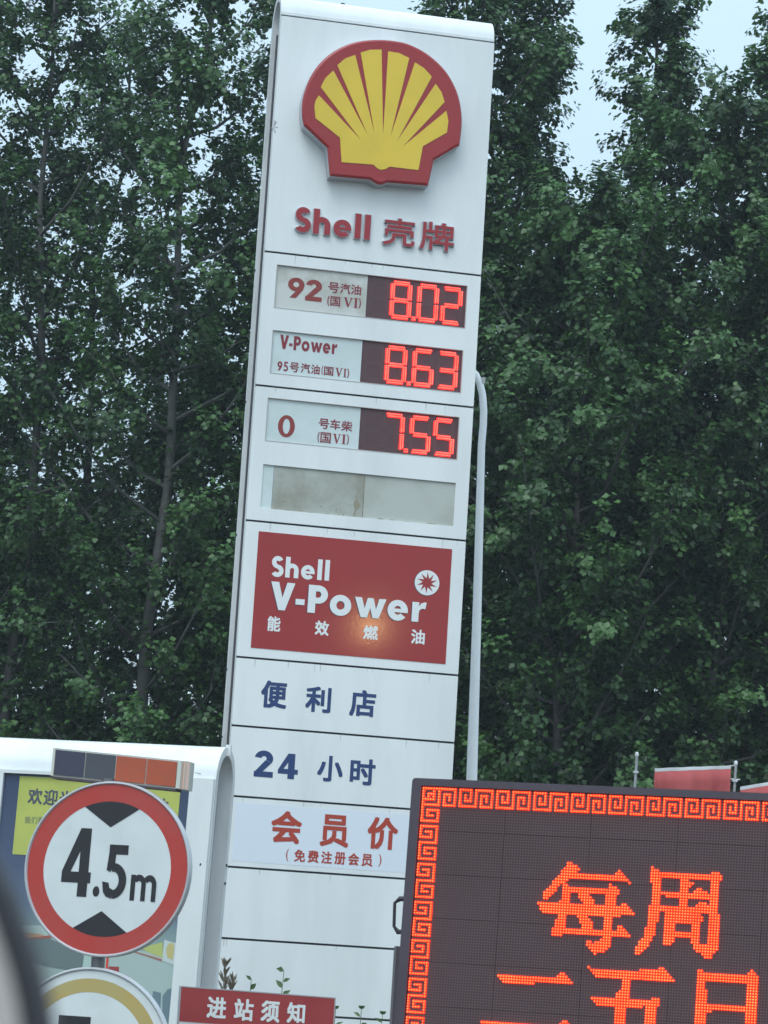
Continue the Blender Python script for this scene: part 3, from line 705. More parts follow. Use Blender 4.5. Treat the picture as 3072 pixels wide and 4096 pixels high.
for nm, ch, b in (('digit', '4n', (400, 677, 625, 1142)), ('full_stop', '.', (612, 1068, 662, 1140)), ('digit', '5n', (672, 790, 855, 1157)), ('letter', 'm', (858, 990, 1042, 1173))):
    char(nm, SR, SG, ch, px_box(SG, *b, C6, .0062), .0062, BLACK)
# lower sign: faded ring, black 5
SG2 = Fr(345, 4227, SY-.02, -15, lean=.012)
S2 = disk_sign('speed_limit_sign', SG2, 'round sign with faded yellow ring below the height limit sign', SG2.P(0, 0, -.02), 1)
mb = MB(); sheet(mb, SG2, disc(0, 0, RX*.962, 64), .0048); mb.build('white_field', SWHITE, S2)
mb = MB(); sheet(mb, SG2, annulus(RX*.72, RX*.872), .0056); mb.build('faded_ring', mat('faded_ochre_sheeting', (.50, .36, .12), .5, dirt=(.42, .40, .18), vscale=4), S2)
a = SG2.uv(208, 4055); b_ = SG2.uv(353, 4055)
char('digit', S2, SG2, '5n', (a[0], a[1]-.40, b_[0]+.02, a[1]-.003), .0062, BLACK)
# pole
pt0 = SG.P(.004, 0, -.035)
PB = root('sign_pole', (SG.P(-.02, 0, -.06).x, SG.P(0, 0, -.06).y, 0), 'grey steel pole carrying the two round signs', 'pole')
pb = SG2.uv(392, 3856); q1 = at(392, 3856, SY+.05); q2 = at(392+.075*560, 3296-180, SY+.05)
dv = (q2-q1); top = q1+dv*1.0; bot = q1 - dv*(q1.z/dv.z)
mb = MB(); tube(mb, [bot, top], POLE_D, 18); mb.build('tube', mat('worn_steel_pole', (.20, .19, .20), .35, metal=.7, var=.3, vscale=9), PB, sm=40)
for fr_, s_ in ((SG, 1), (SG2, 1)):
    for h_ in (-.16, .16):
        zc = fr_.P(0, h_, 0).z; k = (zc-bot.z)/(top.z-bot.z); cpt = bot+(top-bot)*k
        mb = MB(); box(mb, (cpt.x, cpt.y+.012, zc), .09, .05, .03, R(-15)); mb.build('clamp', GALV, PB)

# ================================================================== SMALL TILTED LED BOX ON THE SIGN POLE
LB = Fr(223, 2997, SY+.10, -12, lean=.015, slope=-.052)
cr4 = [LB.uv(*p) for p in ((223, 2997), (711, 3051), (703, 3151), (215, 3098))]
lw = (cr4[1][0]+cr4[2][0])/2; lh = -(cr4[2][1]+cr4[3][1])/2
BR = root('led_light_box', LB.P(lw/2, -lh, -.05), 'long low message box of two dark and two orange tiles above the round sign', 'light box')
mb = MB(); prism(mb, LB, [rect(-.012, -lh-.006, lw+.05, .006)], -.11, -.003); mb.build('housing', mat('beige_housing', (.50, .49, .44), .5, var=.15), BR)
mb = MB(); prism(mb, LB, [rect(-.012, -lh-.005, 0, .005)], -.003, .004); mb.build('end_strip', mat('cream_strip', (.62, .62, .55), .5), BR)
mb = MB(); prism(mb, LB, [rect(-.010, -lh-.016, lw, -lh-.0065)], -.105, .003); mb.build('bottom_rail', mat('dark_rail', (.08, .06, .07), .6), BR)
for k in range(4):
    m_ = mat('dark_tile', (.05, .05, .085), .3, var=.1, vscale=4) if k == 0 else mat('grey_tile', (.07, .075, .09), .35, var=.1, vscale=4) if k == 1 else mat('orange_tile', (.44, .085, .035), .45, dirt=(.36, .085, .045), vscale=40)
    mb = MB(); u_ = lw*k/4; prism(mb, LB, [rect(u_+.003, -lh+.002, u_+lw/4-.003, -.002)], -.002, .0022); mb.build('tile', m_, BR)
for k, (cc, w_) in enumerate((((.60, .61, .55), .020), ((.46, .38, .32), .008), ((.68, .44, .35), .010), ((.44, .40, .36), .006), ((.66, .45, .37), .012), ((.45, .42, .38), .006))):
    u_ = lw+sum((.020, .008, .010, .006, .012, .006)[:k])
    mb = MB(); prism(mb, LB, [rect(u_+.0005, -lh-.004, u_+w_-.0005, .004)], -.003, .003-.0025*k if k < 3 else -.0028+.0006); mb.build('end_rib', mat('end_rib_%d' % k, cc, .4), BR)
mb = MB()
q = LB.P(lw*.62, -lh-.03, -.06); box(mb, (q.x, q.y, q.z), .05, .04, .09); mb.build('bracket', GALV, BR)

# ================================================================== BIG LED MESSAGE BOARD
LY = -14.5
LE = Fr(1653, 3112, 10.75, LY, lean=.0145)
P_ = .0100
lu0, lv0 = LE.uv(1692, 3147)
NC, NR = 224, 144
LEDW, LEDH = NC*P_, NR*P_
uL, uR, vT, vB = 0, lu0*2+LEDW, 0, -(abs(lv0)*2+LEDH)
cc = LE.P((uL+uR)/2, 0, -.06)
BD = root('led_message_board', (cc.x, cc.y, 0), 'large dark LED message board with glowing orange Chinese text and key-pattern border', 'display board')
def rrect(u0, v0, u1, v1, r_, n=5):
    o = []
    for cx_, cy_, a0 in ((u1-r_, v1-r_, 0), (u0+r_, v1-r_, 90), (u0+r_, v0+r_, 180), (u1-r_, v0+r_, 270)):
        for i in range(n+1): a = R(a0+90*i/n); o.append((cx_+r_*math.cos(a), cy_+r_*math.sin(a)))
    return o
mb = MB(); prism(mb, LE, [rrect(uL, vB, uR, vT, .014), rect(lu0-.004, vB+abs(lv0)-.004, lu0+LEDW+.004, lv0+.004)], -.002, .014, back=False)
mb.build('front_bezel', DARKFR, BD)
mb = MB(); prism(mb, LE, [rrect(uL+.002, vB+.002, uR-.002, vT-.002, .014)], -.13, -.004); mb.build('cabinet', DARKFR, BD)
# module tiles
mod = None; rnd = random.Random(3)
mw, mh = 32*P_, 16*P_
for j in range(NR//16):
    for i in range(NC//32):
        u_, v_ = lu0+i*mw, lv0-(j+1)*mh
        if mod is None:
            mb = MB(); Z = Fr.__new__(Fr); Z.O = Vector((0, 0, 0)); Z.U = LE.U; Z.V = LE.V; Z.Nn = LE.Nn
            prism(mb, Z, [rect(.0008, .0008, mw-.0008, mh-.0008)], 0, .004, back=False)
            mod = mb.build('led_module', LEDMASK, None); o = mod
        else:
            o = mod.copy(); COL.objects.link(o)
        o.parent = BD; o.location = LE.P(u_, v_, -.0035+rnd.random()*.0012) - Vector(BD.location)
# lamps
def grid(i, j): return lu0+(i+.5)*P_, lv0-(j+.5)*P_
def inside(p, poly):
    x, y = p; c_ = False; n = len(poly); j = n-1
    for i in range(n):
        xi, yi = poly[i]; xj, yj = poly[j]
        if (yi > y) != (yj > y) and x < (xj-xi)*(y-yi)/(yj-yi)+xi: c_ = not c_
        j = i
    return c_
K2 = (2100, 3400, 4.1475); K3 = (2480, 3400, 3.318); K4 = (1900, 3820, 1.4155)
GLY = [
 (K2, [[(690,160),(750,210),(850,260),(910,340),(800,385),(700,500),(550,620),(380,815),(290,815),(290,730),(450,540),(590,385),(690,240)],
  [(690,390),(1480,430),(1500,390),(1555,340),(1620,400),(1775,560),(1600,525),(700,475)],
  [(640,520),(710,580),(745,640),(745,900),(690,1060),(670,1300),(620,1440),(480,1440),(440,1380),(450,1300),(490,1290),(510,1160),(550,1140),(560,850),(610,800),(610,600)],
  [(700,600),(1400,645),(1400,730),(740,685)],
  [(1390,550),(1430,590),(1560,650),(1560,745),(1510,745),(1505,1000),(1450,1100),(1445,1300),(1430,1570),(1370,1660),(1310,1705),(1200,1710),(1170,1765),(1100,1640),(1020,1600),(1030,1480),(1100,1530),(1250,1530),(1290,1400),(1310,1200),(1335,1000),(1350,740),(1385,700)],
  [(840,680),(1060,690),(1060,760),(1140,820),(1145,1060),(1040,1060),(1000,900),(900,800)],
  [(200,870),(580,895),(1400,935),(1560,935),(1630,860),(1835,1085),(1640,1095),(300,1035),(250,985)],
  [(820,1040),(1050,1060),(1060,1120),(1130,1180),(1125,1280),(1060,1330),(960,1290),(900,1150)],
  [(600,1315),(1480,1350),(1560,1260),(1620,1260),(1775,1450),(1600,1455),(600,1400)]]),
 (K3, [[(400,215),(500,260),(540,300),(545,600),(525,940),(490,960),(480,1080),(430,1195),(350,1290),(230,1400),(190,1395),(200,1295),(260,1205),(330,1125),(330,1030),(370,1000),(380,750),(420,740),(425,440),(400,430)],
  [(500,285),(1200,325),(1200,412),(530,375)],
  [(1195,290),(1310,290),(1385,370),(1310,445),(1310,900),(1285,1320),(1230,1410),(1150,1460),(1090,1395),(990,1335),(950,1230),(1060,1250),(1165,1250),(1170,830)],
  [(800,360),(895,360),(900,430),(985,440),(900,530),(890,800),(795,800)],
  [(520,545),(780,565),(960,570),(1020,495),(1080,500),(1200,610),(1200,660),(780,640),(620,625),(600,590),(530,590)],
  [(520,720),(780,740),(1000,745),(1050,675),(1100,685),(1190,755),(1190,835),(540,800)],
  [(600,760),(680,790),(740,850),(740,970),(730,1215),(640,1280),(570,1265),(590,1000)],
  [(680,835),(1060,850),(1110,920),(1060,965),(740,970)],
  [(960,860),(1060,860),(1055,1260),(945,1240)],
  [(730,1085),(960,1105),(960,1175),(720,1165)],
  [(1000,770),(1045,770),(1060,870),(1000,870)]]),
 (K4, [[(120,103),(460,123),(490,92),(555,158),(210,162),(160,160)], [(35,376),(470,392),(500,364),(600,440),(60,436)]]),
 (K4, [[(640,68),(830,83),(1040,88),(1055,58),(1135,143),(1100,152),(690,130)], [(828,85),(890,85),(872,250),(857,300),(835,560),(765,560),(788,290),(805,210),(825,190)],
  [(660,243),(980,253),(1030,238),(1052,275),(1024,300),(1004,560),(940,560),(958,294),(700,290)], [(560,555),(1100,575),(1120,540),(1210,625),(600,610)]]),
 (K4, [[(1253,68),(1310,105),(1300,640),(1230,640)], [(1300,103),(1540,113),(1540,155),(1300,147)], [(1538,110),(1570,86),(1608,120),(1602,170),(1590,640),(1530,640)], [(1300,283),(1540,288),(1540,327),(1300,317)], [(1300,500),(1540,505),(1540,550),(1300,545)]]),
]
lit = {}
chars_sets = []
for K, polys in GLY:
    pl = [[LE.uv(K[0]+x/K[2], K[1]+y/K[2], .004) for x, y in p] for p in polys]
    x0 = min(q[0] for p in pl for q in p); x1 = max(q[0] for p in pl for q in p); y0 = min(q[1] for p in pl for q in p); y1 = max(q[1] for p in pl for q in p)
    S = []
    for i in range(max(0, int((x0-lu0)/P_)-1), min(NC, int((x1-lu0)/P_)+2)):
        for j in range(max(0, int((lv0-y1)/P_)-1), min(NR, int((lv0-y0)/P_)+2)):
            if (i, j) not in lit and any(inside(grid(i, j), p) for p in pl): lit[(i, j)] = 1; S.append((i, j))
    chars_sets.append(S)
# Greek key border, 14-lamp repeat on 7 rows
KEY = set()
for r_ in range(7): KEY.add((0, r_)); KEY.add((6, r_)); KEY.add((12, r_))
for c_ in range(0, 5): KEY.add((c_, 0))
for c_ in range(0, 7): KEY.add((c_, 6))
for c_ in range(6, 13): KEY.add((c_, 0))
for r_ in range(0, 5): KEY.add((4, r_))
KEY |= {(3, 4), (2, 4), (2, 3), (2, 2)}
for c_ in range(8, 13): KEY.add((c_, 6))
for r_ in range(2, 7): KEY.add((8, r_))
KEY |= {(9, 2), (10, 2), (10, 3), (10, 4)}
border = set()
for i in range(NC):
    for r_ in range(7):
        if (i % 14, r_) in KEY:
            border.add((i, r_)); border.add((i, NR-1-r_))
for j in range(NR):
    for r_ in range(7):
        if (j % 14, r_) in KEY:
            border.add((r_, j)); border.add((NC-1-r_, j))
def lamps(name, S, core=.0022, lens=.0052):
    mb = MB()
    for i, j in sorted(S):
        x, y = grid(i, j)
        dome(mb, LE, x, y, lens, .0012, core, .011)
    o = mb.build(name, [E_RED, E_CORE], BD); return o
for S in chars_sets: lamps('glowing_character', S)
lamps('glowing_border', border)
mb = MB(); rr_ = random.Random(8)
for i in range(NC):
    for j in range(NR):
        if (i, j) in lit or (i, j) in border: continue
        x, y = grid(i, j); s_ = .0019
        mb.add([LE.P(x-s_, y-s_, .0046), LE.P(x+s_, y-s_, .0046), LE.P(x+s_, y+s_, .0046), LE.P(x-s_, y+s_, .0046)], [(0, 1, 2, 3)])
o = mb.build('unlit_lamps', LEDOFF, BD); o['kind'] = 'stuff'
# side handle
def bpt(px, py, w): a = LE.uv(px, py, w); return LE.P(a[0], a[1], w)
mb = MB(); hw = -.05
tube(mb, [bpt(1625, 3595, hw), bpt(1600, 3595, hw), bpt(1579, 3612, hw), bpt(1576, 3705, hw), bpt(1592, 3728, hw), bpt(1618, 3726, hw)], [.010, .010, .0062, .0062, .010, .010], 8)
mb.build('side_handle', mat('dark_handle', (.035, .028, .035), .5), BD)
# rear post box that shows past the left edge
a = LE.uv(1582, 3781, -.30)
mb = MB(); q0 = bpt(1581, 3785, -.30)
pz = q0.z
post = MB(); box(post, (q0.x+.09, q0.y+.02, pz/2), .18, .18, pz, R(2)); post.build('support_post', mat('post_paint', (.10, .085, .10), .5), BD)
post = MB(); q3 = LE.P(uR-.25, 0, -.30); box(post, (q3.x, q3.y, pz/2), .18, .18, pz, R(2)); post.build('support_post', MATS['post_paint'], BD)
mb = MB(); qa = LE.P(uL+.03, lv0-.95, -.17); qb = LE.P(uR-.2, lv0-.95, -.17); tube(mb, [qa, qb], .035, 8); mb.build('cross_brace', DARKFR, BD)

# ================================================================== RED NOTICE BOARD
NB = Fr(724, 3946.6, 14.6, 8, lean=-.005, slope=-.014)
nw = NB.uv(1340, 3995.5)[0]; nh = -NB.uv(715, 4084.6)[1]
NR_ = root('notice_board', (NB.P(nw/2, 0, 0).x, NB.P(nw/2, 0, 0).y, 0), 'red headed white notice board standing in front of the totem base', 'notice board')
mb = MB(); prism(mb, NB, [rect(0, -1.25, nw, 0)], -.075, 0); mb.build('panel', mat('notice_white', (.72, .74, .75), .5, dirt=(.62, .63, .63), vscale=4), NR_)
mb = MB(); prism(mb, NB, [rect(.002, -nh, nw-.002, -.002)], .0005, .002, back=False); mb.build('red_header', mat('notice_red', (.36, .045, .045), .5, dirt=(.30, .028, .032), vscale=2.5), NR_)
mb = MB(); prism(mb, NB, [rect(-.004, -1.25, nw+.004, .004), rect(.002, -1.246, nw-.002, -.0015)], -.07, .003, back=False); mb.build('edge_frame', mat('aluminium_edge', (.45, .42, .44), .4, metal=.3), NR_)
K7 = (560, 3600, 3.318); K8 = (1000, 3950, 2.592)
for ch, K, b in (('进', K7, (880, 1280, 1155, 1580)), ('站', K7, (1240, 1305, 1515, 1612)), ('须', K8, (107, 130, 315, 368)), ('知', K8, (378, 150, 577, 378))):
    char('character', NR_, NB, ch, px_box(NB, *b, K, .003), .003, WPRINT, 0, .065)
for u_ in (.06, nw-.06):
    q = NB.P(u_, -1.25, -.04); mb = MB(); tube(mb, [(q.x, q.y, 0), (q.x, q.y, q.z+.03)], .02, 10); mb.build('leg', GALV, NR_)
# small print lines under the header
mb = MB()
for k in range(9):
    y = -nh-.09-k*.1; prism(mb, NB, [rect(.06, y, nw-.08-.07*((k*5) % 3), y+.018)], .0005, .0012, back=False)
mb.build('print_lines', BLACK, NR_)

# ================================================================== WHITE LAMP POST
LPY = 23.6
def lp(x, y, dy=0): return at(x, y, LPY+dy)
pts = [lp(1926, 1780), lp(1933, 1700), lp(1934.5, 1640), lp(1930, 1580), lp(1920, 1535), lp(1903, 1500), lp(1880, 1475, .0), lp(1840, 1452), lp(1790, 1440)]
base = lp(1887, 3113); d_ = pts[0]-base; foot = base - d_*(base.z/d_.z)
allp = [foot, base, lp(1908, 2450)] + pts
rads = [.058, .045, .037, .031, .031, .031, .031, .031, .031, .031, .030, .029]
PO = root('lamp_post', (foot.x, foot.y, 0), 'slender white lamp post bending in behind the right edge of the totem', 'lamp post')
mb = MB(); tube(mb, allp, rads, 16); mb.build('post', POLEW, PO, sm=50)
mb = MB(); q = lp(1924, 1522); box(mb, (q.x+.012, q.y, q.z), .03, .05, .05, .4); mb.build('joint_bolt', mat('pale_bolt', (.5, .5, .48), .5), PO)
mb = MB(); tube(mb, [foot+Vector((0, 0, 0)), foot+Vector((0, 0, .02))], .16, 16); mb.build('base_plate', GALV, PO)
hd = lp(1770, 1438); mb = MB(); box(mb, (hd.x-.12, hd.y, hd.z-.01), .38, .16, .07); mb.build('lamp_head', mat('lamp_head_grey', (.4, .4, .42), .5), PO)

# ================================================================== FLAGS ON THE RIGHT
FLAG = mat('pinkish_red_flag_cloth', (.45, .085, .085), .75, var=.12, vscale=6)
FHEM = mat('white_hem', (.66, .68, .70), .7)
FY = 25
def flagpole(px, ptop, label, loc_only=False, lean=-.06):
    tp = at(px, ptop, FY); bx_ = at(px+lean*300, ptop+300, FY); d = tp-bx_; ft = bx_-d*(bx_.z/d.z)
    rt = root('flag_pole', (ft.x, ft.y, 0), label, 'flag pole', 'thin flag poles behind the message board')
    mb = MB(); tube(mb, [ft, tp-d.normalized()*.03], [.016, .0125], 10); mb.build('pole', GALV, rt, sm=50)
    mb = MB(); tube(mb, [tp-d.normalized()*.035, tp-d.normalized()*.012, tp], [.016, .017, .007], 10); mb.build('cap', mat('white_cap', (.75, .76, .78), .4), rt)
    mb = MB(); q = tp+(bx_-tp)*.27; box(mb, q, .045, .045, .016); mb.build('clamp_ring', mat('pale_clamp', (.6, .62, .64), .4), rt)
    return rt, tp
flagpole(2548, 3008, 'bare thin flag pole rising alone above the board, left of the flags')
flagpole(2944, 3043, 'thin flag pole with crossbar between the two pinkish red flags')
flagpole(3110, 3100, 'thin flag pole at the right photo edge behind the second flag')
def flag(a, b, label, Y, drop=1.1):
    A = at(*a, Y); B = at(*b, Y); rt = root('banner_flag', (A+B)/2+Vector((0, 0, -.0)), label, 'flag', 'pinkish red flags behind the message board')
    def surf(t, z, k=1.): return A+(B-A)*t + Vector((.0, .035*math.sin(t*9+z*2.2)*min(1, z*2.5+.15)+.018*math.sin(t*23+z), -z))
    n, m_ = 26, 10
    for nm, z0, z1, mt in (('header', 0, .03, FHEM), ('cloth', .0301, drop, FLAG)):
        mb = MB()
        for j in range(m_+1):
            for i in range(n+1): mb.v.append(tuple(surf(i/n, z0+(z1-z0)*j/m_)))
        for j in range(m_):
            for i in range(n): k = j*(n+1)+i; mb.f.append((k, k+n+1, k+n+2, k+1)); mb.mi.append(0)
        o = mb.build(nm, mt, rt); smooth(o); md = o.modifiers.new('thick', 'SOLIDIFY'); md.thickness = .003
    return rt
f1 = flag((2620, 3073), (2923, 3062), 'wide pinkish red flag with white top hem, left of the crossbar pole', FY)
A = at(2915, 3064, FY); B = at(2946, 3062, FY); mb = MB(); tube(mb, [A, B], .006, 8); mb.build('rod', GALV, f1)
A = at(2918, 3117, FY); B = at(2960, 3119, FY); mb = MB(); tube(mb, [A, B], .008, 8); mb.build('rod', GALV, f1)
flag((2962, 3147), (3230, 3102), 'second pinkish red flag, its hem sloping up at the right edge', FY-.3)

# ================================================================== WEEDS IN FRONT OF THE TOTEM
LEAF_W = mat('weed_leaf', (.10, .17, .06), .6, var=.3, vscale=20)
LEAF_D = mat('dry_weed', (.16, .13, .09), .7)
def leafq(mb, p, d, L_, w_, mi=0):
    d = Vector(d).normalized(); s_ = d.cross(Vector((0, -1, .25))).normalized(); nn = s_.cross(d)
    m_ = p+d*L_*.5; e_ = p+d*L_-Vector((0, 0, L_*.12))
    mb.add([p, p+d*L_*.25+s_*w_*.4, m_+s_*w_*.5+nn*w_*.15, e_, m_-s_*w_*.5+nn*w_*.15, p+d*L_*.25-s_*w_*.4, m_], [(0, 1, 6), (1, 2, 6), (2, 3, 6), (3, 4, 6), (4, 5, 6), (5, 0, 6)], mi)
def weed(px, ptop, Y, kind, label, seed, dx=0):
    rnd = random.Random(seed); tp = at(px, ptop, Y); ft = Vector((tp.x-.04+dx, tp.y, 0))
    rt = root('weed', ft, label, 'weed', 'tall weeds in front of the totem')
    mb = MB(); m1 = ft.lerp(tp, .5)+Vector((rnd.uniform(-.02, .02), 0, 0)); tube(mb, [ft, m1, tp], [.007, .005, .002], 6); mb.build('stem', LEAF_D if kind == 'dry' else mat('weed_stem', (.12, .16, .07), .6), rt)
    mb = MB()
    if kind == 'dry':
        for k in range(90):
            h = rnd.random()**1.5*.9; p = tp+(ft-tp)*(h/tp.z*1.0); a = rnd.uniform(-1, 1)
            leafq(mb, p, (a*.6, rnd.uniform(-.5, .5), 1), rnd.uniform(.05, .1), .014)
    elif kind == 'leafy':
        for k in range(24):
            h = k*.055+rnd.random()*.02; p = tp+(ft-tp)*(h/tp.z); sg = 1 if k % 2 else -1
            leafq(mb, p, (sg*rnd.uniform(.5, 1), rnd.uniform(-.6, .3), rnd.uniform(.2, .9)), rnd.uniform(.05, .085), rnd.uniform(.022, .034))
    else:
        for k in range(7):
            a = 2*math.pi*k/7; leafq(mb, tp-Vector((0, 0, .01)), (math.cos(a)*.6, math.sin(a)*.5, .7), .035, .018)
        for k in range(20):
            h = .06+k*.06; p = tp+(ft-tp)*(h/tp.z); sg = 1 if k % 2 else -1
            leafq(mb, p, (sg*.8, rnd.uniform(-.6, .3), .6), rnd.uniform(.05, .075), rnd.uniform(.018, .026))
    mb.build('foliage', LEAF_D if kind == 'dry' else LEAF_W, rt)
weed(903, 3865, 19.5, 'dry', 'bristly dry weed standing against the pylon side above the red header', 1, -.04)
weed(928, 3925, 19.4, 'dry', 'short dry weed sprig just right of the tallest bristly one', 2)
weed(1006, 3914, 18.8, 'leafy', 'thin drooping weed above the second red header character', 3)
weed(1136, 3882, 18.6, 'leafy', 'tall leafy green weed sticking up over the notice board', 4)
weed(1343, 4030, 18.5, 'bud', 'weed peeking out at the right corner of the notice board', 5)
weed(1446, 4030, 18.7, 'bud', 'weed with a dark flower head midway between notice board and message board', 6)
weed(1531, 4052, 18.4, 'bud', 'pale green weed beside the support post of the message board', 7)

# ================================================================== CAR WING MIRROR, close and blurred
MY = .62
def mp(x, y): return at(x, y, MY)
e1 = mp(120, 3744); ctr = e1 + Vector((-.118, 0, -.058))
MRt = root('car_wing_mirror', ctr, 'blurred dark edge of a car mirror at the lower left', 'car mirror')
edge = [mp(-120, 3300), mp(-60, 3375), mp(0, 3460), mp(60, 3575), mp(120, 3744), mp(157, 3860), mp(187, 3985), mp(205, 4096), mp(214, 4250), mp(205, 4420), mp(160, 4600)]
edge2 = [(p.x-MRt.location.x, p.z-MRt.location.z) for p in edge]
tail = [(-.02, -.075), (-.08, -.085), (-.14, -.07), (-.16, -.02), (-.15, .05), (-.10, .085), (-.02, .09)]
outl = ccw(edge2 + [t_ for t_ in tail])
class ZF: pass
MF = Fr.__new__(Fr); MF.O = Vector(MRt.location); MF.U = Vector((1, 0, 0)); MF.V = Vector((0, 0, 1)); MF.Nn = Vector((0, -1, 0))
def loft(mb, fr, loops_w):
    b0 = len(mb.v); n = len(loops_w[0][0])
    for l, w in loops_w: mb.v += [tuple(fr.P(p[0], p[1], w)) for p in l]
    for k in range(len(loops_w)-1):
        for i in range(n):
            j = (i+1) % n; mb.f.append((b0+k*n+i, b0+k*n+j, b0+(k+1)*n+j, b0+(k+1)*n+i)); mb.mi.append(0)
    mb.f.append(tuple(b0+i for i in reversed(range(n)))); mb.mi.append(0)
    l = loops_w[-1][0]; mb.f.append(tuple(b0+(len(loops_w)-1)*n+i for i in range(n))); mb.mi.append(0)
mb = MB(); loft(mb, MF, [(shrink(outl, .03), -.07), (shrink(outl, .008), -.045), (outl, -.01), (outl, .0), (shrink(outl, .0012), .003)])
mb.build('housing', mat('mirror_black_plastic', (.03, .028, .035), .5), MRt)
mb = MB(); prism(mb, MF, [shrink(outl, .0062)], .0032, .0042, back=False); mb.build('mirror_glass', mat('pale_mirror_face', (.50, .45, .42), .35), MRt)

# ================================================================== TREES
def leaf_mat(name, dark, lite):
    m = bpy.data.materials.new(name); m.use_nodes = True; t = m.node_tree; p = t.nodes['Principled BSDF']
    a = t.nodes.new('ShaderNodeAttribute'); a.attribute_name = 'tint'
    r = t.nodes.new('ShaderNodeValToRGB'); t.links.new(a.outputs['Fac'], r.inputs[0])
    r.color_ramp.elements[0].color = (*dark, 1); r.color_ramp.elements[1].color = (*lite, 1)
    t.links.new(r.outputs[0], p.inputs['Base Color']); p.inputs['Roughness'].default_value = .42
    p.inputs['Specular IOR Level'].default_value = .45
    tr = t.nodes.new('ShaderNodeBsdfTranslucent'); t.links.new(r.outputs[0], tr.inputs[0])
    mx = t.nodes.new('ShaderNodeMixShader'); mx.inputs[0].default_value = .25
    t.links.new(p.outputs[0], mx.inputs[1]); t.links.new(tr.outputs[0], mx.inputs[2])
    t.links.new(mx.outputs[0], t.nodes['Material Output'].inputs[0]); return m
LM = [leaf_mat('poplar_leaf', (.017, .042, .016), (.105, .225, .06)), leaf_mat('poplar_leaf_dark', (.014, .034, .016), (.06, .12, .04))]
BARK = mat('poplar_bark', (.095, .092, .085), .8, dirt=(.035, .034, .032), vscale=8)
def tree(name, x, y, Hh, rmax, seed, label, nb=72, leaves=22, lsize=.068, mi=0, zmin=1.2, subs=7, taper=1.0, peak=.35):
    rng = np.random.default_rng(seed); rnd = random.Random(seed)
    rt = root(name, (x, y, 0), label, 'tree', 'poplar trees behind the petrol station')
    mb = MB(); r0 = .035+Hh*.0035
    tp = []
    for k in range(9):
        f = k/8; tp.append((x+rnd.uniform(-.12, .12)*f*2, y+rnd.uniform(-.12, .12)*f*2, Hh*.95*f))
    tube(mb, tp, [r0*(1-.93*k/8)+.006 for k in range(9)], 9)
    mb.build('trunk', BARK, rt, sm=60)
    tpa = np.array(tp); bm = MB(); cen = []; outw = []; tone = []
    def rv(): v = np.array([rnd.gauss(0, 1), rnd.gauss(0, 1), rnd.gauss(0, 1)]); return v/np.linalg.norm(v)
    for b in range(nb):
        f = (b+rnd.random())/nb; z = zmin+(Hh-zmin)*f**1.02*.93
        k = z/(Hh*.95)*8; i = min(7, int(k)); p0 = tpa[i]+(tpa[i+1]-tpa[i])*(k-i)
        btone = rnd.random()
        az = b*2.399+rnd.uniform(-.6, .6)
        prof = (.62+.38*f/peak if f < peak else 1-((f-peak)/(1-peak))**1.7*.86*taper)
        Lr = rmax*max(.12, prof)*rnd.uniform(.55, 1.15); rise = Lr*rnd.uniform(.45, 1.15)+.1
        d = np.array([math.cos(az), math.sin(az), 0])
        def bp(t): return p0 + d*Lr*t**.9 + np.array([0, 0, rise*t**1.35-.12*Lr*t])
        tube(bm, [bp(t) for t in (0, .35, .7, 1.)], [.026, .018, .011, .004], 5, cap=False)
        ns = max(3, int(subs*(.55+.6*Lr/rmax)))
        for q in range(ns):
            t = .06+.96*(q+rnd.random()*.7)/ns; c0 = bp(min(t, 1.))
            e = d*rnd.uniform(.0, .9)+rv()*.55+np.array([0, 0, rnd.uniform(.15, .95)]); e /= np.linalg.norm(e)
            sl = rnd.uniform(.35, .8)*(.55+.5*max(.3, prof))
            tube(bm, [c0, c0+e*sl], [.008, .003], 3, cap=False)
            stone = rnd.random()
            for w in range(7):
                u = (w+.6+rnd.random()*.4)/7.; g0 = c0+e*sl*u
                g = e*.55+rv()*.75+np.array([0, 0, .2]); g /= np.linalg.norm(g); gl = rnd.uniform(.14, .34)*(1.15-.45*u)
                n = max(3, int(leaves*rnd.uniform(.5, 1.4))); s_ = rng.random(n)
                off = rng.normal(0, .038, (n, 3))
                P3 = g0+g*gl*s_[:, None]+off; cen.append(P3)
                ou = P3-(c0+e*sl*.45); ou /= np.maximum(1e-6, np.linalg.norm(ou, axis=1))[:, None]
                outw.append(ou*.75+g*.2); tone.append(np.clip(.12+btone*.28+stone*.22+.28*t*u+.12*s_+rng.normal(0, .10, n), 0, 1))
    o = bm.build('branches', BARK, rt); o['kind'] = 'stuff'
    Cn = np.concatenate(cen); ow = np.concatenate(outw); n = len(Cn)
    nm = rng.normal(0, 1, (n, 3))*.38+ow*.9+np.array([0, -.1, .5]); nm /= np.linalg.norm(nm, axis=1)[:, None]
    ax = rng.normal(0, 1, (n, 3))+np.array([0, 0, -.5]); ax -= nm*(ax*nm).sum(1)[:, None]; ax /= np.linalg.norm(ax, axis=1)[:, None]
    sd_ = np.cross(nm, ax); S = lsize*rng.uniform(.6, 1.25, n)[:, None]
    V = np.empty((n, 4, 3), np.float32)
    V[:, 0] = Cn; V[:, 1] = Cn+ax*S*.38-sd_*S*.46+nm*S*.12; V[:, 2] = Cn+ax*S*1.0; V[:, 3] = Cn+ax*S*.38+sd_*S*.46+nm*S*.12
    V = V.reshape(-1, 3)-np.array([x, y, 0], np.float32)
    me = bpy.data.meshes.new('crown'); me.vertices.add(n*4); me.vertices.foreach_set('co', V.astype(np.float32).ravel())
    b4 = (np.arange(n)*4)[:, None]; tri = np.concatenate([b4+np.array([0, 1, 2]), b4+np.array([0, 2, 3])], 1).ravel()
    me.loops.add(n*6); me.loops.foreach_set('vertex_index', tri.astype(np.int32))
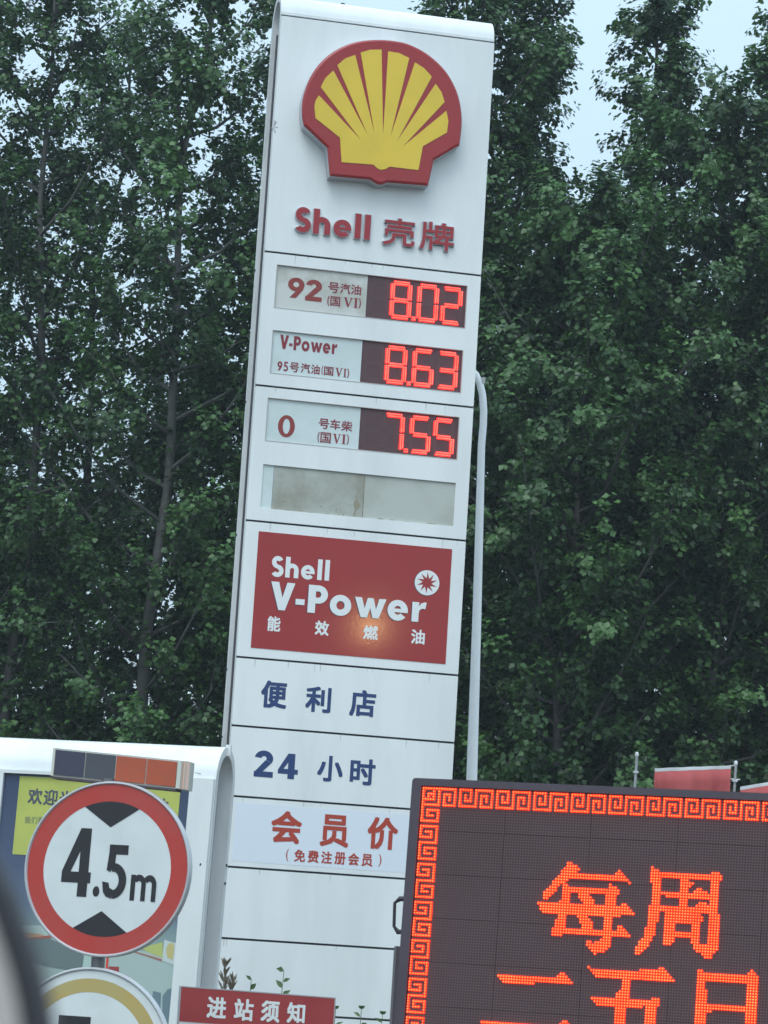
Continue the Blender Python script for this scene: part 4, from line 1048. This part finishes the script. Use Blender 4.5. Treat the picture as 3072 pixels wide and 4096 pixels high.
    me.polygons.add(n*2); me.polygons.foreach_set('loop_start', (np.arange(n*2)*3).astype(np.int32))
    at_ = me.attributes.new('tint', 'FLOAT', 'POINT')
    # clumps keep a common tone, tips lighter: younger leaves plus light painted into tint
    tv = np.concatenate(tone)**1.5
    tv = np.where(rng.random(n) < .02, 1., tv)
    at_.data.foreach_set('value', np.repeat(tv, 4).astype(np.float32))
    me.update(calc_edges=True); me.validate()
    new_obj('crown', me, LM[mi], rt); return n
TOT_L = 0
def tx(px, Y): return at(px, 2000, Y).x
T = [  # px, distance, height, radius, seed, label, extra
 (-330, 31.0, 14.0, 2.0, 11, 'poplar at the far left, cut by the photo edge', dict()),
 (110, 30.4, 13.7, 1.7, 12, 'poplar over the left end of the welcome pylon', dict(nb=62, leaves=16)),
 (370, 31.6, 12.9, 1.5, 23, 'poplar set back between the two left crowns with sky showing through', dict(nb=52, leaves=14)),
 (650, 29.4, 14.0, 1.6, 13, 'poplar with sky gaps in its crown, left of the totem above the round signs', dict(nb=66, leaves=18)),
 (1060, 30.6, 12.8, 1.35, 14, 'poplar rising directly left of the price totem', dict(nb=60)),
 (1330, 31.0, 13.0, 1.6, 15, 'poplar behind the left half of the price totem', dict(nb=50)),
 (1760, 30.0, 13.6, 1.7, 16, 'poplar behind the scallop logo, topping the totem', dict()),
 (1990, 30.6, 13.6, 1.25, 17, 'poplar rising just right of the white lamp post', dict(taper=1.08)),
 (2290, 28.8, 10.0, 1.9, 18, 'broad lower poplar under the sky gap right of the totem', dict(nb=92, peak=.6)),
 (2580, 30.4, 13.3, 1.0, 19, 'slim pointed poplar standing tallest against the sky on the right', dict(taper=1.02)),
 (2850, 29.4, 11.6, 1.6, 22, 'poplar filling below the notch of sky on the right', dict(peak=.55)),
 (3070, 30.6, 12.9, 1.1, 20, 'poplar at the right photo edge above the flags', dict(taper=1.0)),
 (3450, 30.0, 13.2, 1.9, 21, 'poplar outside the right edge reaching into the picture', dict()),
]
for px, Y, hh, rm, sd_, lab, kw in T:
    TOT_L += tree('poplar_tree', tx(px, Y), Y, hh, rm, sd_, lab, **kw)
T2 = [(-60, 34.5, 8.6, 46), (420, 35.0, 7.6, 46), (860, 34.4, 9.2, 52), (1300, 35, 11.5, 40), (1700, 34.6, 12.0, 40), (2100, 35.0, 11.0, 52), (2500, 34.4, 9.4, 52), (2900, 35.0, 9.0, 52), (3330, 34.5, 10.8, 50)]
L2 = ['back-row poplar at the far left edge', 'back-row poplar behind the round signs', 'back-row poplar left of the totem', 'back-row poplar hidden behind the totem left side', 'back-row poplar hidden behind the totem logo', 'back-row poplar right of the lamp post', 'back-row poplar closing the gap above the message board', 'back-row poplar behind the flags', 'back-row poplar beyond the right edge']
for (px, Y, hh, nb), lab in zip(T2, L2):
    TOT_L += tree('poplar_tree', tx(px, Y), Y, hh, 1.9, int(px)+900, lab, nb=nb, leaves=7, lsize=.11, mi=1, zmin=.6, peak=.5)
print('leaves', TOT_L)
# far low building glimpsed under the crowns at the right
BB = root('pale_building', (at(2960, 3060, 52).x, 52, 0), 'pale building glimpsed between the leaves above the right flag', 'building')
bx_ = at(2960, 3060, 52).x
mb = MB(); box(mb, (bx_, 54, 3.1), 7, 4, 6.2); mb.build('wall', mat('pale_render', (.6, .63, .66), .7, var=.1), BB)
mb = MB(); box(mb, (bx_, 54, 6.3), 7.3, 4.3, .2); mb.build('roof', mat('roof_grey', (.2, .2, .22), .7), BB)
for k in range(4):
    mb = MB(); box(mb, (bx_-2.5+k*1.7, 51.985, 4.4), 1.0, .06, 1.3); mb.build('window', mat('far_window', (.06, .07, .09), .2), BB)

# yard lamp beside the road behind the photographer: its glow is mirrored in the red sheet
_u, _v = TOT.uv(1480, 2505, PW); _p = TOT.P(_u, _v, PW); _d = (_p-EYE).normalized(); _r = _d-2*_d.dot(TOT.Nn)*TOT.Nn
lp_ = _p+_r*24
YL = root('yard_lamp', (lp_.x+.5, lp_.y, 0), 'lit yard lamp on a tall post beside the road, behind the viewer', 'street lamp')
mb = MB(); tube(mb, [(lp_.x+.5, lp_.y, 0), (lp_.x+.5, lp_.y, lp_.z+.2), (lp_.x, lp_.y, lp_.z+.28)], [.08, .05, .035], 10); mb.build('post', GALV, YL)
n_ = 16; ang = math.atan2(_r.y, _r.x); f_ = Vector((-_r.x, -_r.y, -_r.z)).normalized(); s1 = f_.cross(Vector((0, 0, 1))).normalized(); s2 = f_.cross(s1)
mb = MB(); mb.add([lp_+(s1*math.cos(2*math.pi*k/n_)+s2*math.sin(2*math.pi*k/n_))*.15 for k in range(n_)], [tuple(range(n_))])
eb = bpy.data.materials.new('lamp_glow'); eb.use_nodes = True; t = eb.node_tree; t.nodes.clear(); e = t.nodes.new('ShaderNodeEmission'); e.inputs[0].default_value = (1, .62, .25, 1); e.inputs[1].default_value = 190
o_ = t.nodes.new('ShaderNodeOutputMaterial'); t.links.new(e.outputs[0], o_.inputs[0])
mb.build('bulb_glass', eb, YL)
mb = MB(); tube(mb, [lp_-f_*.02, lp_-f_*.2], [.19, .08], 16); mb.build('hood', MATS['lamp_head_grey'], YL)
print('lamp at', lp_)

# thin air between the viewer and the trees
mb = MB(); box(mb, (0, 120, 9), 604, 364, 20)
hz = mb.build('haze', None); hz['kind'] = 'stuff'
hm = bpy.data.materials.new('haze_air'); hm.use_nodes = True; t = hm.node_tree; t.nodes.clear()
vp = t.nodes.new('ShaderNodeVolumePrincipled'); vp.inputs['Color'].default_value = (.85, .92, 1, 1); vp.inputs['Density'].default_value = .0011; vp.inputs['Anisotropy'].default_value = .2
ov = t.nodes.new('ShaderNodeOutputMaterial'); t.links.new(vp.outputs[0], ov.inputs['Volume']); hz.data.materials.append(hm)
